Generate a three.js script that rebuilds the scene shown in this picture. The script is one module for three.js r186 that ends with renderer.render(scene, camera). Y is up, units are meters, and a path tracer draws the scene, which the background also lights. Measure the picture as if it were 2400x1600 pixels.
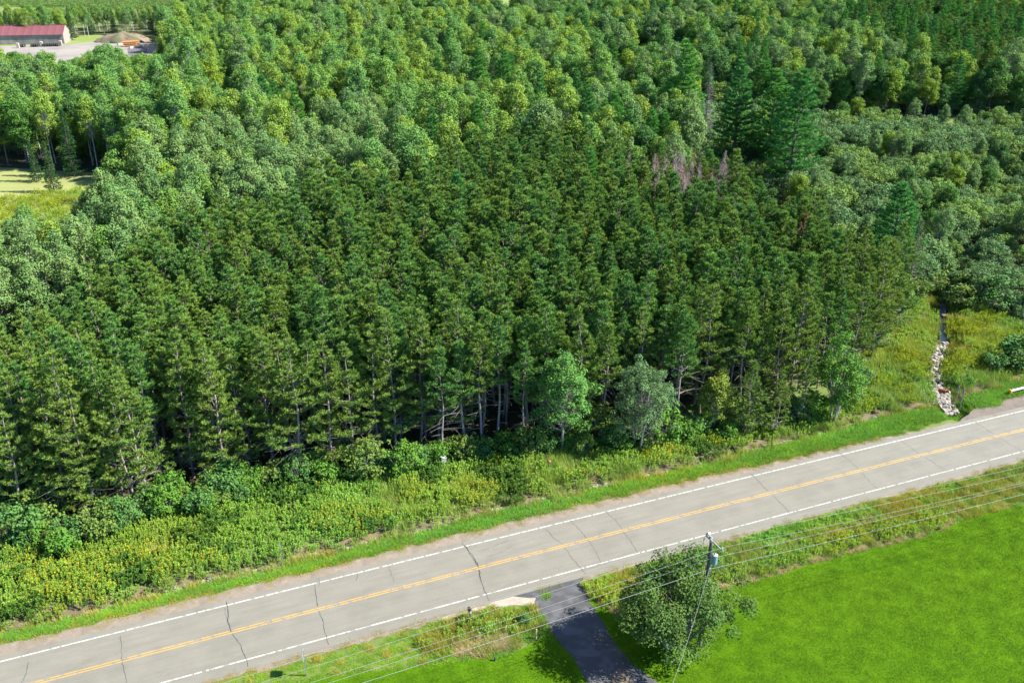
import * as THREE from 'three';
import { mergeGeometries } from 'three/addons/utils/BufferGeometryUtils.js';
import { Sky } from 'three/addons/objects/Sky.js';

// ---------------------------------------------------------------- camera, sky, sun, exposure
const scene = new THREE.Scene();
const CAM_H = 58.7, PITCH = 26 * Math.PI / 180, FPX = 2200;          // drone height, tilt, focal length in photo pixels
const camera = new THREE.PerspectiveCamera(2 * Math.atan(800 / FPX) * 180 / Math.PI, 1.5, 0.5, 6000);
camera.position.set(0, CAM_H, 0);
camera.lookAt(0, CAM_H - Math.tan(PITCH) * 100, -100);
const SUN = new THREE.Vector3(1, 0.90, 0.05).normalize();
const sky = new Sky(); sky.name = 'sky'; sky.scale.setScalar(5000); sky.userData.kind = 'structure';
sky.material.uniforms.sunPosition.value.copy(SUN);
sky.material.uniforms.turbidity.value = 3; sky.material.uniforms.rayleigh.value = 1.2;
sky.material.uniforms.mieCoefficient.value = 0.004;
scene.add(sky);
scene.environmentIntensity = 0.115;
const sun = new THREE.DirectionalLight(new THREE.Color(1.0, 0.935, 0.82), 4.8);
sun.target.position.set(0, 0, -150); sun.position.copy(SUN).multiplyScalar(400).add(sun.target.position);
sun.castShadow = true; sun.shadow.radius = 1; sun.shadow.mapSize.set(4096, 4096);
Object.assign(sun.shadow.camera, { left: -400, right: 400, top: 400, bottom: -400, near: 1, far: 1200 });
scene.add(sun, sun.target);
const renderer = new THREE.WebGLRenderer({ antialias: true });
renderer.toneMapping = THREE.LinearToneMapping; renderer.toneMappingExposure = 3.15;
renderer.shadowMap.enabled = true;

// ---------------------------------------------------------------- small helpers
function RNG(s) { return () => { s |= 0; s = s + 0x6D2B79F5 | 0; let t = Math.imul(s ^ s >>> 15, 1 | s); t = t + Math.imul(t ^ t >>> 7, 61 | t) ^ t; return ((t ^ t >>> 14) >>> 0) / 4294967296; }; }
const R0 = RNG(7);
const lerp = (a, b, t) => a + (b - a) * t, clamp = (x, a, b) => Math.max(a, Math.min(b, x));
const smooth = (a, b, x) => { const t = clamp((x - a) / (b - a), 0, 1); return t * t * (3 - 2 * t); };
function hash2(i, j, s) { let h = Math.imul(i, 374761393) + Math.imul(j, 668265263) + Math.imul(s, 982451653); h = Math.imul(h ^ h >>> 13, 1274126177); return ((h ^ h >>> 16) >>> 0) / 4294967296; }
function noise(x, y, s = 0, per = 0) {
  const i = Math.floor(x), j = Math.floor(y), fx = x - i, fy = y - j, u = fx * fx * (3 - 2 * fx), v = fy * fy * (3 - 2 * fy);
  const w = per ? k => ((k % per) + per) % per : k => k;
  return lerp(lerp(hash2(w(i), w(j), s), hash2(w(i + 1), w(j), s), u), lerp(hash2(w(i), w(j + 1), s), hash2(w(i + 1), w(j + 1), s), u), v);
}
const fbm = (x, y, s = 0) => 0.5 * noise(x, y, s) + 0.3 * noise(x * 2.1, y * 2.1, s + 1) + 0.2 * noise(x * 4.3, y * 4.3, s + 2);
// where the ray through a pixel of the survey photo (2400 x 1600) meets the level h: [x, distance ahead]
function P(px, py, h = 0) {
  const a = (px - 1200) / FPX, b = -(py - 800) / FPX, dy = b * Math.cos(PITCH) - Math.sin(PITCH), dz = b * Math.sin(PITCH) + Math.cos(PITCH);
  const t = (h - CAM_H) / dy; return [a * t, dz * t];
}
function project(x, D, y = 0) { const dy = y - CAM_H, d = D * Math.cos(PITCH) - dy * Math.sin(PITCH), u = dy * Math.cos(PITCH) + D * Math.sin(PITCH); return [1200 + FPX * x / d, 800 - FPX * u / d, d]; }
const polyP = (h, ...pts) => pts.map(([x, y]) => P(x, y, h));
function inside(poly, x, y) { let c = false; for (let i = 0, j = poly.length - 1; i < poly.length; j = i++) { const [xi, yi] = poly[i], [xj, yj] = poly[j]; if ((yi > y) !== (yj > y) && x < (xj - xi) * (y - yi) / (yj - yi) + xi) c = !c; } return c; }
const table = (T, x) => { if (x <= T[0][0]) return T[0][1]; for (let i = 1; i < T.length; i++) if (x <= T[i][0]) return lerp(T[i - 1][1], T[i][1], (x - T[i - 1][0]) / (T[i][0] - T[i - 1][0])); return T[T.length - 1][1]; };
function distTo(line, x, y) { let b = 1e9; for (let i = 1; i < line.length; i++) { const [ax, ay] = line[i - 1], [bx, by] = line[i], dx = bx - ax, dy = by - ay, t = clamp(((x - ax) * dx + (y - ay) * dy) / (dx * dx + dy * dy), 0, 1); b = Math.min(b, Math.hypot(x - ax - dx * t, y - ay - dy * t)); } return b; }

const used = {};
function numbered(n) { used[n] = (used[n] || 0) + 1; return used[n] === 1 ? n : n + '_' + String(used[n] - 1).padStart(3, '0'); }
function tag(o, label, category, group, kind) { if (label) o.userData.label = label; if (category) o.userData.category = category; if (group) o.userData.group = group; if (kind) o.userData.kind = kind; return o; }
function shadows(o) { o.castShadow = o.receiveShadow = true; return o; }
function mesh(name, geo, mat, parent) { const m = shadows(new THREE.Mesh(geo, mat)); m.name = parent === scene ? numbered(name) : name; if (parent) parent.add(m); return m; }
function struct(name, geo, mat) { const m = mesh(name, geo, mat, scene); m.userData.kind = 'structure'; return m; }
function thing(name, label, category, x, D, y = 0, turn = 0, group) { const g = new THREE.Group(); g.name = numbered(name); g.position.set(x, y, -D); g.rotation.y = turn; tag(g, label, category, group); scene.add(g); return g; }

class MB {                                                           // collects triangles with a colour each
  constructor() { this.p = []; this.c = []; this.n = []; this.smooth = false; }
  tri(a, b, c, k = [1, 1, 1]) { this.p.push(a[0], a[1], a[2], b[0], b[1], b[2], c[0], c[1], c[2]); for (let i = 0; i < 3; i++) this.c.push(k[0], k[1], k[2]); }
  quad(a, b, c, d, k) { this.tri(a, b, c, k); this.tri(a, c, d, k); }
  tube(pts, rad, sides = 5, k) {
    const rings = pts.map((p, i) => {
      const q = pts[Math.min(i + 1, pts.length - 1)], o = pts[Math.max(i - 1, 0)], d = norm(sub(q, o)), u = norm(cross(d, Math.abs(d[1]) > 0.9 ? [1, 0, 0] : [0, 1, 0])), v = cross(d, u), r = Array.isArray(rad) ? rad[i] : rad;
      return Array.from({ length: sides }, (_, s) => { const a = s / sides * 6.2832, x = Math.cos(a) * r, y = Math.sin(a) * r; return [p[0] + u[0] * x + v[0] * y, p[1] + u[1] * x + v[1] * y, p[2] + u[2] * x + v[2] * y]; });
    });
    for (let i = 1; i < rings.length; i++) for (let s = 0; s < sides; s++) { const t = (s + 1) % sides; this.quad(rings[i - 1][s], rings[i][s], rings[i][t], rings[i - 1][t], k); }
    const top = rings[rings.length - 1]; for (let s = 1; s < sides - 1; s++) this.tri(top[0], top[s + 1], top[s], k);
  }
  geo(uv) {
    const g = new THREE.BufferGeometry(); g.setAttribute('position', new THREE.Float32BufferAttribute(this.p, 3)); g.setAttribute('color', new THREE.Float32BufferAttribute(this.c, 3));
    if (uv) { const u = []; for (let i = 0; i < this.p.length; i += 3) u.push(...uv(this.p[i], this.p[i + 1], this.p[i + 2])); g.setAttribute('uv', new THREE.Float32BufferAttribute(u, 2)); }
    return g;
  }
}
const sub = (a, b) => [a[0] - b[0], a[1] - b[1], a[2] - b[2]], add = (a, b, s = 1) => [a[0] + b[0] * s, a[1] + b[1] * s, a[2] + b[2] * s];
const cross = (a, b) => [a[1] * b[2] - a[2] * b[1], a[2] * b[0] - a[0] * b[2], a[0] * b[1] - a[1] * b[0]];
const norm = a => { const l = Math.hypot(a[0], a[1], a[2]) || 1; return [a[0] / l, a[1] / l, a[2] / l]; };
const rdir = r => { const z = r() * 2 - 1, a = r() * 6.2832, s = Math.sqrt(1 - z * z); return [s * Math.cos(a), z, s * Math.sin(a)]; };

// ---------------------------------------------------------------- textures and materials
function tex(n, fn, rep) {
  const d = new Uint8Array(n * n * 4), g = v => Math.round(255 * clamp(v <= 0.0031308 ? v * 12.92 : 1.055 * Math.pow(v, 1 / 2.4) - 0.055, 0, 1));
  for (let y = 0; y < n; y++) for (let x = 0; x < n; x++) { const c = fn(x / n, y / n, x, y), o = (y * n + x) * 4; d[o] = g(c[0]); d[o + 1] = g(c[1]); d[o + 2] = g(c[2]); d[o + 3] = 255; }
  const t = new THREE.DataTexture(d, n, n); t.colorSpace = THREE.SRGBColorSpace; t.wrapS = t.wrapT = THREE.RepeatWrapping; t.magFilter = THREE.LinearFilter; t.minFilter = THREE.LinearMipmapLinearFilter; t.needsUpdate = true;
  if (rep) t.repeat.set(rep, rep); return t;
}
function bumpTex(n, fn, rep) { const t = tex(n, (u, v, x, y) => { const k = fn(u, v, x, y); return [k, k, k]; }, rep); t.colorSpace = THREE.NoColorSpace; return t; }
const pfbm = (u, v, f, s) => 0.5 * noise(u * f, v * f, s, f) + 0.3 * noise(u * f * 2, v * f * 2, s + 1, f * 2) + 0.2 * noise(u * f * 4, v * f * 4, s + 2, f * 4);
const std = (o) => new THREE.MeshStandardMaterial({ roughness: 0.9, metalness: 0, side: THREE.DoubleSide, ...o });
const lin = (r, g, b) => new THREE.Color().setRGB(r, g, b);
function leaf(r, g, b, tr = 0.3) { return new THREE.MeshPhysicalMaterial({ color: lin(r, g, b), roughness: 0.75, transmission: tr, thickness: 0, vertexColors: true, side: THREE.DoubleSide, specularIntensity: 0.2 }); }
const bark = (r, g, b) => std({ color: lin(r, g, b), vertexColors: true, roughness: 0.95 });

// ---------------------------------------------------------------- the lie of the land
const FAR = x => (-8.238e-5 * x + 0.39368) * x + 76.101, NEAR = x => (-1.2258e-4 * x + 0.40127) * x + 68.287;   // the white edge lines
const CA = Math.cos(Math.atan(0.395));
const dFar = (x, D) => (D - FAR(x)) * CA, dNear = (x, D) => (NEAR(x) - D) * CA;
const DITCH = [[-60, 4.2], [-33, 4.1], [-15, 4.3], [0, 4.6], [28, 4.6], [45, 5.3], [70, 6.5]], GRAVEL = [[-60, 1.95], [-30, 1.9], [0, 1.95], [20, 1.75], [32, 1.4], [48, 1.0], [56, 0.9]];
const ditchAt = x => table(DITCH, x) + (noise(x * 0.35, 3.3, 5) - 0.5) * 0.7;
const MEADOW = polyP(0, [-250, 1330], [-100, 1315], [0, 1300], [120, 1310], [250, 1275], [400, 1215], [520, 1165], [650, 1130], [850, 1120], [1000, 1085], [1200, 1072], [1400, 1042], [1550, 1045], [1640, 1025], [1760, 1005], [1900, 975], [1990, 930]);
const EDGE = polyP(0, [-300, 1250], [-100, 1245], [0, 1240], [250, 1225], [480, 1148], [640, 1118], [900, 1086], [1100, 1068], [1300, 1050], [1560, 1018], [1750, 985], [1900, 935]);
const CREEK = polyP(0, [2300, 560], [2235, 630], [2213, 690], [2211, 740], [2215, 790], [2203, 830], [2196, 868], [2202, 900], [2215, 925], [2240, 960]);
function ground(x, D) {
  let y = 0;
  const df = dFar(x, D);
  if (df > 1 && df < 60) {
    const dd = df - ditchAt(x);
    if (x < 62) y -= 0.55 * Math.exp(-dd * dd / 0.7);
    if (D < 150) y += smooth(1, 4, dd) * 0.25 * (fbm(x * 0.25, D * 0.25, 11) - 0.4) * smooth(150, 120, D);
    const c = distTo(CREEK, x, D); if (c < 5) y -= 1.1 * (1 - smooth(0.7, 3.2, c));
  }
  return y;
}
{
  const xs = [], zs = [];
  for (const v of [-3500, -2000, -1200, -700, -450, -320, -230, -170, -130, -100, -85]) xs.push(v);
  for (let v = -75; v <= 105; v += 0.75) xs.push(v);
  for (const v of [115, 130, 160, 200, 260, 340, 460, 700, 1200, 2000, 3500]) xs.push(v);
  for (const v of [-600, -200, -60, 0, 25]) zs.push(v);
  for (let v = 38; v <= 152; v += 0.75) zs.push(v);
  for (const v of [165, 185, 210, 240, 280, 330, 400, 500, 650, 900, 1400, 2200, 4000]) zs.push(v);
  const nx = xs.length, pos = [], col = [], idx = [];
  for (const D of zs) for (const x of xs) {
    pos.push(x, ground(x, D) - 0.004, -D);
    const df = dFar(x, D), n = fbm(x * 0.4, D * 0.4, 21), n2 = noise(x * 1.7, D * 1.7, 31);
    let c = [0.035 + 0.02 * n, 0.032 + 0.025 * n, 0.014];                       // needle litter and leaf mould
    if (df < table(DITCH, x) + 12 || D > 170 && n > 0.4) c = [0.07 + 0.05 * n, 0.105 + 0.05 * n, 0.02 + 0.01 * n2];
    if (df > -30 && df < table(DITCH, x) + 1.6 && df > table(DITCH, x) - 0.7) c = [0.07 + 0.08 * n2, 0.055 + 0.06 * n2, 0.03 + 0.035 * n2];
    col.push(...c);
  }
  for (let j = 1; j < zs.length; j++) for (let i = 1; i < nx; i++) { const a = (j - 1) * nx + i - 1, b = a + 1, c = a + nx, d = c + 1; idx.push(a, b, d, a, d, c); }
  const g = new THREE.BufferGeometry(); g.setAttribute('position', new THREE.Float32BufferAttribute(pos, 3)); g.setAttribute('color', new THREE.Float32BufferAttribute(col, 3)); g.setIndex(idx); g.computeVertexNormals();
  struct('ground', g, std({ vertexColors: true, roughness: 1 }));
}
// a strip that follows the road between two offsets; f(x) gives [D at the far side, D at the near side]
function strip(x0, x1, step, cols, f, lift, uvS = 1) {
  const pos = [], uv = [], idx = []; let n = 0;
  for (let x = x0; x <= x1 + 1e-6; x += step, n++) { const [a, b] = f(x); for (let c = 0; c <= cols; c++) { const D = lerp(a, b, c / cols); pos.push(x, lift + Math.max(0, ground(x, D)), -D); uv.push((x * CA + D * 0.366) * uvS, (D * CA - x * 0.366) * uvS); } }
  for (let i = 1; i < n; i++) for (let c = 0; c < cols; c++) { const a = (i - 1) * (cols + 1) + c, b = a + 1, d = a + cols + 1, e = d + 1; idx.push(a, b, e, a, e, d); }
  const g = new THREE.BufferGeometry(); g.setAttribute('position', new THREE.Float32BufferAttribute(pos, 3)); g.setAttribute('uv', new THREE.Float32BufferAttribute(uv, 2)); g.setIndex(idx); g.computeVertexNormals(); return g;
}
// a flat sheet from an outline of [x, D]
function sheet(poly, lift, uvS = 1) {
  const s = new THREE.Shape(poly.map(([x, D]) => new THREE.Vector2(x, D))), g = new THREE.ShapeGeometry(s), p = g.attributes.position, uv = [];
  for (let i = 0; i < p.count; i++) { const x = p.getX(i), D = p.getY(i); uv.push(x * uvS, D * uvS); p.setXYZ(i, x, lift, -D); }
  g.setAttribute('uv', new THREE.Float32BufferAttribute(uv, 2)); g.computeVertexNormals(); return g;
}
function ragged(line, amp, step, s) { const out = []; for (let i = 1; i < line.length; i++) { const [a, b] = [line[i - 1], line[i]], n = Math.max(1, Math.round(Math.hypot(b[0] - a[0], b[1] - a[1]) / step)); for (let k = 0; k < n; k++) { const t = k / n, x = lerp(a[0], b[0], t), y = lerp(a[1], b[1], t); out.push([x + (noise(x * 1.3, y * 1.3, s) - 0.5) * amp, y + (noise(x * 1.3 + 40, y * 1.3, s) - 0.5) * amp]); } } return out; }

// ---------------------------------------------------------------- road
const asphaltTex = tex(1024, (u, v, x, y) => {
  const speck = hash2(x, y, 3), n = pfbm(u, v, 8, 4), streak = noise(u * 4, v * 40, 9, 40) * 0.5 + noise(u * 8, v * 90, 10, 720) * 0.3;
  const k = 0.158 + (speck - 0.5) * 0.07 + (n - 0.5) * 0.035 + (streak - 0.4) * 0.035; return [k * 1.0, k * 0.95, k * 0.775];
}, 1 / 12);
const asphaltBump = bumpTex(512, (u, v, x, y) => hash2(x, y, 8), 1 / 2);
const X0 = -75, X1 = 110;
const roadMat = std({ map: asphaltTex, bumpMap: asphaltBump, bumpScale: 0.004, roughness: 0.88 });
struct('road', strip(X0, X1, 1, 4, x => [FAR(x) + 0.75 / CA, NEAR(x) - 1.2 / CA], 0.03), roadMat);
const gravelTex = tex(512, (u, v, x, y) => { const s = hash2(x, y, 5), n = pfbm(u, v, 10, 6), k = 0.185 + (s - 0.5) * 0.17 + (n - 0.5) * 0.09, g = smooth(0.55, 0.75, pfbm(u, v, 6, 16)) * 0.35; return [k * 1.12, k * lerp(0.91, 0.96, g), k * lerp(0.70, 0.45, g)]; }, 1 / 5);
const gravelMat = std({ map: gravelTex, bumpMap: asphaltBump, bumpScale: 0.02, roughness: 1 });
tag(struct('gravel_shoulder', strip(X0, X1, 0.5, 3, x => [FAR(x) + (table(GRAVEL, x) + (noise(x * 1.1, 0, 41) - 0.5) * 0.5) / CA, FAR(x) + 0.5 / CA], 0.014), gravelMat), 'pale pinkish gravel shoulder along the far edge of the road');
tag(struct('gravel_shoulder', strip(X0, X1, 0.5, 3, x => [NEAR(x) - 1 / CA, NEAR(x) - (1.65 + (noise(x * 1.1, 7, 41) - 0.5) * 0.7) / CA], 0.014), gravelMat), 'narrow gravel strip along the near edge of the road');
// painted lines: worn paint on thin sheets
const paint = (r, g, b, s) => std({ map: tex(512, (u, v, x, y) => { const w = pfbm(u, v, 24, s) + (hash2(x, y, s) - 0.5) * 0.25, k = smooth(0.34, 0.42, w); return [lerp(0.15, r, k), lerp(0.145, g, k), lerp(0.13, b, k)]; }, 1 / 6), roughness: 0.7 });
const white = paint(0.46, 0.445, 0.40, 51), yellow = paint(0.44, 0.255, 0.04, 52);
const MID = x => (FAR(x) + NEAR(x)) / 2 + 0.12;
const line = (label, f, w, m, a = X0, b = X1) => tag(struct('edge_line', strip(a, b, (b - a) / Math.ceil((b - a) / 0.75), 1, x => [f(x) + w / 2 / CA, f(x) - w / 2 / CA], 0.034), m), label);
line('white line along the far edge of the road', FAR, 0.13, white);
line('white line along the near edge of the road', NEAR, 0.13, white, X0, 13);
line('yellow centre line, the far one of the pair', x => MID(x) + 0.14 / CA, 0.11, yellow).name = 'centre_line';
line('yellow centre line, the near one of the pair', x => MID(x) - 0.14 / CA, 0.11, yellow).name = 'centre_line_001';
{ const r = RNG(61); let x = 13.2, k = 0; while (x < X1) { const L = 1.8 + r() * 2.6; line('broken length of the near white edge line, worn through in gaps', NEAR, 0.12, white, x, x + L).userData.group = 'broken lengths of the near white line'; x += L + 0.16 + r() * 0.2; } }
// cracks across the lanes: px lists on the photo, ribbons a few centimetres wide
const crackMat = std({ color: lin(0.032, 0.032, 0.042), roughness: 0.8 });
const road = scene.getObjectByName('road');
function crack(pts, w, s) {
  const r = RNG(s), m = new MB(), q = []; pts = pts.map(([a, b]) => P(a, b, 0.03));
  for (let i = 1; i < pts.length; i++) { const a = pts[i - 1], b = pts[i], n = Math.max(2, Math.round(Math.hypot(b[0] - a[0], b[1] - a[1]) / 0.3)); for (let k = 0; k < n; k++) q.push([lerp(a[0], b[0], k / n) + (r() - 0.5) * 0.14, lerp(a[1], b[1], k / n) + (r() - 0.5) * 0.10]); } q.push(pts[pts.length - 1]);
  const side = q.map((p, i) => { const a = q[Math.max(0, i - 1)], b = q[Math.min(q.length - 1, i + 1)], l = Math.hypot(b[0] - a[0], b[1] - a[1]) || 1, h = w * 0.8 * (0.3 + r() * 0.75) / 2; return [-(b[1] - a[1]) / l * h, (b[0] - a[0]) / l * h]; });
  for (let i = 1; i < q.length; i++) { const v = (p, s, k) => [p[0] + s[0] * k, 0.038, -(p[1] + s[1] * k)]; m.quad(v(q[i - 1], side[i - 1], 1), v(q[i], side[i], 1), v(q[i], side[i], -1), v(q[i - 1], side[i - 1], -1)); }
  mesh('crack', m.geo(), crackMat, road);
}
[[[[530, 1409], [533, 1440], [532, 1455], [541, 1480]], 0.10], [[[527, 1425], [531, 1456]], 0.06], [[[544, 1485], [562, 1508], [576, 1545], [580, 1562]], 0.08],
 [[[281, 1490], [283, 1530], [287, 1560], [295, 1600]], 0.05], [[[66, 1550], [60, 1580], [48, 1600]], 0.07], [[[69, 1523], [62, 1532], [40, 1541]], 0.04],
 [[[736, 1370], [741, 1400], [744, 1420]], 0.09], [[[746, 1430], [757, 1455], [761, 1480], [770, 1510]], 0.07], [[[747, 1355], [747, 1372]], 0.05], [[[837, 1340], [838, 1352], [834, 1360]], 0.06],
 [[[911, 1318], [912, 1332], [924, 1365]], 0.04], [[[1083, 1272], [1098, 1290], [1112, 1308], [1122, 1330]], 0.11], [[[1090, 1280], [1104, 1300], [1118, 1324]], 0.08], [[[1123, 1335], [1127, 1358], [1138, 1390], [1147, 1408]], 0.11], [[[1125, 1338], [1124, 1352], [1129, 1362]], 0.06],
 [[[1335, 1218], [1350, 1232], [1376, 1262]], 0.06], [[[1380, 1264], [1400, 1300], [1410, 1320]], 0.04], [[[1280, 1240], [1300, 1262], [1318, 1275]], 0.05], [[[1322, 1282], [1345, 1312], [1368, 1338], [1373, 1344]], 0.06],
 [[[1422, 1200], [1440, 1216], [1458, 1240]], 0.06], [[[1463, 1247], [1480, 1270], [1498, 1298]], 0.06], [[[1762, 1110], [1785, 1135], [1800, 1150]], 0.07], [[[1812, 1160], [1830, 1178], [1850, 1200]], 0.06],
 [[[1968, 1062], [1990, 1078], [2012, 1098]], 0.06], [[[2020, 1108], [2040, 1130], [2058, 1146]], 0.05], [[[2110, 1030], [2130, 1045], [2155, 1062]], 0.06], [[[2168, 1070], [2200, 1092], [2220, 1104]], 0.05],
 [[[2278, 985], [2310, 1003], [2330, 1018]], 0.05], [[[2342, 1025], [2370, 1042], [2394, 1055]], 0.05],
 [[[1120, 1292], [1160, 1280], [1190, 1265]], 0.05], [[[1140, 1305], [1175, 1293], [1200, 1280]], 0.05], [[[160, 1511], [178, 1507]], 0.05], [[[320, 1470], [346, 1464]], 0.05], [[[455, 1432], [480, 1425]], 0.04]
].forEach(([p, w], i) => crack(p, w, 200 + i));

// ---------------------------------------------------------------- driveway, sand apron, guardrail pad
const driveTex = tex(512, (u, v, x, y) => { const n = pfbm(u, v, 6, 71), s = hash2(x, y, 72), k = 0.05 + (s - 0.5) * 0.018 + smooth(0.45, 0.7, n) * 0.03; return [k * 0.97, k, k * 1.06]; }, 1 / 8);
const driveL = [[1250, 1420], [1284, 1468], [1315, 1511], [1345, 1544], [1376, 1600], [1400, 1660], [1440, 1800]], driveR = [[1500, 1800], [1610, 1680], [1544, 1600], [1488, 1560], [1445, 1511], [1412, 1455], [1379, 1404], [1364, 1368], [1368, 1343]];
const driveLine = polyP(0, ...driveL, ...driveR);
const nearEdge = [];
for (let x = driveLine[driveLine.length - 1][0]; x > P(1190, 1398)[0]; x -= 0.5) nearEdge.push([x, NEAR(x) - 1.05 / CA]);
struct('driveway', sheet([...ragged(driveLine, 0.18, 0.6, 3), ...nearEdge], 0.022), std({ map: driveTex, bumpMap: asphaltBump, bumpScale: 0.005, roughness: 0.85 }));
struct('patched_driveway', sheet(ragged(polyP(0, [1445, 1570], [1470, 1568], [1482, 1590], [1470, 1610], [1430, 1610], [1428, 1590], [1445, 1570]), 0.2, 0.3, 5), 0.027), std({ map: gravelTex, color: lin(0.5, 0.48, 0.5) }));
const sandTex = tex(256, (u, v, x, y) => { const k = 0.27 + (hash2(x, y, 81) - 0.5) * 0.14 + (pfbm(u, v, 8, 82) - 0.5) * 0.15; return [k * 1.05, k * 0.9, k * 0.72]; }, 1 / 4);
tag(struct('sandy_path', sheet(ragged(polyP(0, [1090, 1432], [1150, 1414], [1200, 1397], [1256, 1402], [1250, 1424], [1225, 1420], [1190, 1419], [1150, 1424], [1090, 1440], [1040, 1454], [1035, 1448], [1090, 1432]), 0.3, 0.4, 7), 0.026), std({ map: sandTex })), 'pale sandy washout beside the mouth of the driveway');
tag(struct('gravel_pull_off', sheet(ragged(polyP(0, [2240, 993], [2290, 955], [2330, 938], [2420, 918], [2560, 880], [2560, 925], [2400, 962], [2240, 1000], [2240, 993]), 0.3, 0.5, 9), 0.024), std({ map: gravelTex, color: lin(0.62, 0.62, 0.66) })), 'grey gravel pad in front of the guardrail');

// ---------------------------------------------------------------- lawn, far field, farm yard, corn field
const grassTex = (s, a, b, rep) => tex(512, (u, v, x, y) => { const k = clamp(pfbm(u, v, 5, s) * 0.7 + pfbm(u, v, 20, s + 4) * 0.45 + (hash2(x, y, s) - 0.5) * 0.35, 0, 1); return [0, 1, 2].map(i => lerp(a[i], b[i], k)); }, rep);
const LAWN_R = polyP(0, [1364, 1395], [1412, 1455], [1445, 1511], [1488, 1560], [1544, 1600], [1610, 1680], [1500, 1800], [1600, 2200], [2700, 2200], [2900, 1000], [2560, 1110], [2400, 1185], [2285, 1207], [2177, 1253], [2050, 1283], [1920, 1315], [1800, 1352], [1720, 1372], [1660, 1385], [1540, 1440], [1450, 1440], [1400, 1410]);
const LAWN_L = polyP(0, [1440, 1800], [1376, 1600], [1345, 1544], [1315, 1511], [1284, 1475], [1262, 1500], [1190, 1538], [1100, 1545], [1000, 1558], [860, 1575], [740, 1590], [560, 1640], [560, 1900], [1300, 2200]);
const lawnTex = grassTex(91, [0.052, 0.124, 0.003], [0.078, 0.160, 0.004], 1 / 14);
const lawnMat = new THREE.MeshPhysicalMaterial({ map: lawnTex, roughness: 1, specularIntensity: 0.1, side: THREE.DoubleSide });
tag(struct('lawn', sheet(LAWN_R, 0.012), lawnMat), 'mown bright green lawn right of the driveway');
tag(struct('lawn', sheet(LAWN_L, 0.012), lawnMat), 'mown lawn left of the driveway');
const FIELD = polyP(0, [-260, 375], [0, 392], [120, 400], [225, 405], [300, 430], [330, 520], [200, 560], [0, 560], [-260, 560]);
struct('hay_field', sheet(FIELD, 0.04), std({ map: tex(512, (u, v, x, y) => { const k = pfbm(u, v, 4, 95) * 0.5 + noise(u * 3, v * 26, 96, 78) * 0.5 + (hash2(x, y, 95) - 0.5) * 0.3; return [lerp(0.17, 0.25, k), lerp(0.20, 0.26, k), lerp(0.05, 0.095, k)]; }, 1 / 40), roughness: 1 }));
const YARD = polyP(0, [-150, 112], [0, 109], [160, 104], [230, 98], [260, 94], [330, 97], [395, 100], [370, 118], [345, 150], [250, 160], [80, 160], [-150, 160]);
const farGrass = grassTex(101, [0.10, 0.16, 0.02], [0.18, 0.22, 0.05], 1 / 22);
tag(struct('grass_field', sheet(polyP(0, [-200, 85], [150, 85], [230, 82], [360, 84], [430, 92], [430, 125], [380, 170], [-200, 170]), 0.05), std({ map: farGrass, roughness: 1 })), 'rough grass around the farm yard');
struct('farm_yard_ground', sheet(YARD, 0.10), std({ map: tex(512, (u, v, x, y) => { const k = 0.20 + (pfbm(u, v, 5, 111) - 0.5) * 0.12 + (hash2(x, y, 112) - 0.5) * 0.1; return [k * 1.04, k * 0.94, k * 0.84]; }, 1 / 30), roughness: 1 }));
tag(struct('dark_yard_ground', sheet(polyP(0, [298, 116], [345, 112], [340, 138], [318, 140], [300, 128]), 0.14), std({ color: lin(0.09, 0.092, 0.1) })), 'dark grey patch of the farm yard');  // flat darker grey sheet laid over part of the yard
const MEADOWTOP = polyP(0, [1130, -5], [1190, -8], [1215, 14], [1175, 20], [1140, 14]);
tag(struct('clearing_field', sheet(MEADOWTOP, 0.05), std({ map: farGrass, roughness: 1 })), 'small pale grassy clearing in the far woods at the top of the view');
const CORN = polyP(0, [-300, -60], [-300, 32], [0, 26], [180, 18], [300, 26], [420, 22], [440, -60]);
tag(struct('corn_field', sheet(CORN, 0.05), std({ map: farGrass, color: lin(0.8, 0.9, 0.8), roughness: 1 })), 'field under the rows of corn at the top left of the view');
const MARSH = polyP(0, [1380, 152], [1460, 148], [1560, 163], [1640, 182], [1640, 205], [1580, 205], [1440, 195]);
tag(struct('marsh_field', sheet(MARSH, 0.05), std({ map: farGrass, color: lin(0.9, 1, 0.9) })), 'strip of open marsh grass behind the tall white pines');
const water = struct('creek_water', (() => { const m = new MB(), c = CREEK; for (let i = 1; i < c.length - 2; i++) { const a = c[i - 1], b = c[i]; m.quad([a[0] - 0.6, -0.72, -a[1]], [a[0] + 0.6, -0.72, -a[1]], [b[0] + 0.6, -0.72, -b[1]], [b[0] - 0.6, -0.72, -b[1]]); } return m.geo(); })(), std({ color: lin(0.02, 0.022, 0.02), roughness: 0.22 }));
struct('sand_bar', (() => { const [x, D] = P(2223, 736, -0.3), g = new THREE.SphereGeometry(1, 14, 6, 0, 6.2832, 0, 1.57); g.scale(1.0, 0.3, 0.6); g.translate(x, -0.55, -D); return g; })(), std({ color: lin(0.30, 0.17, 0.07) }));

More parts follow.
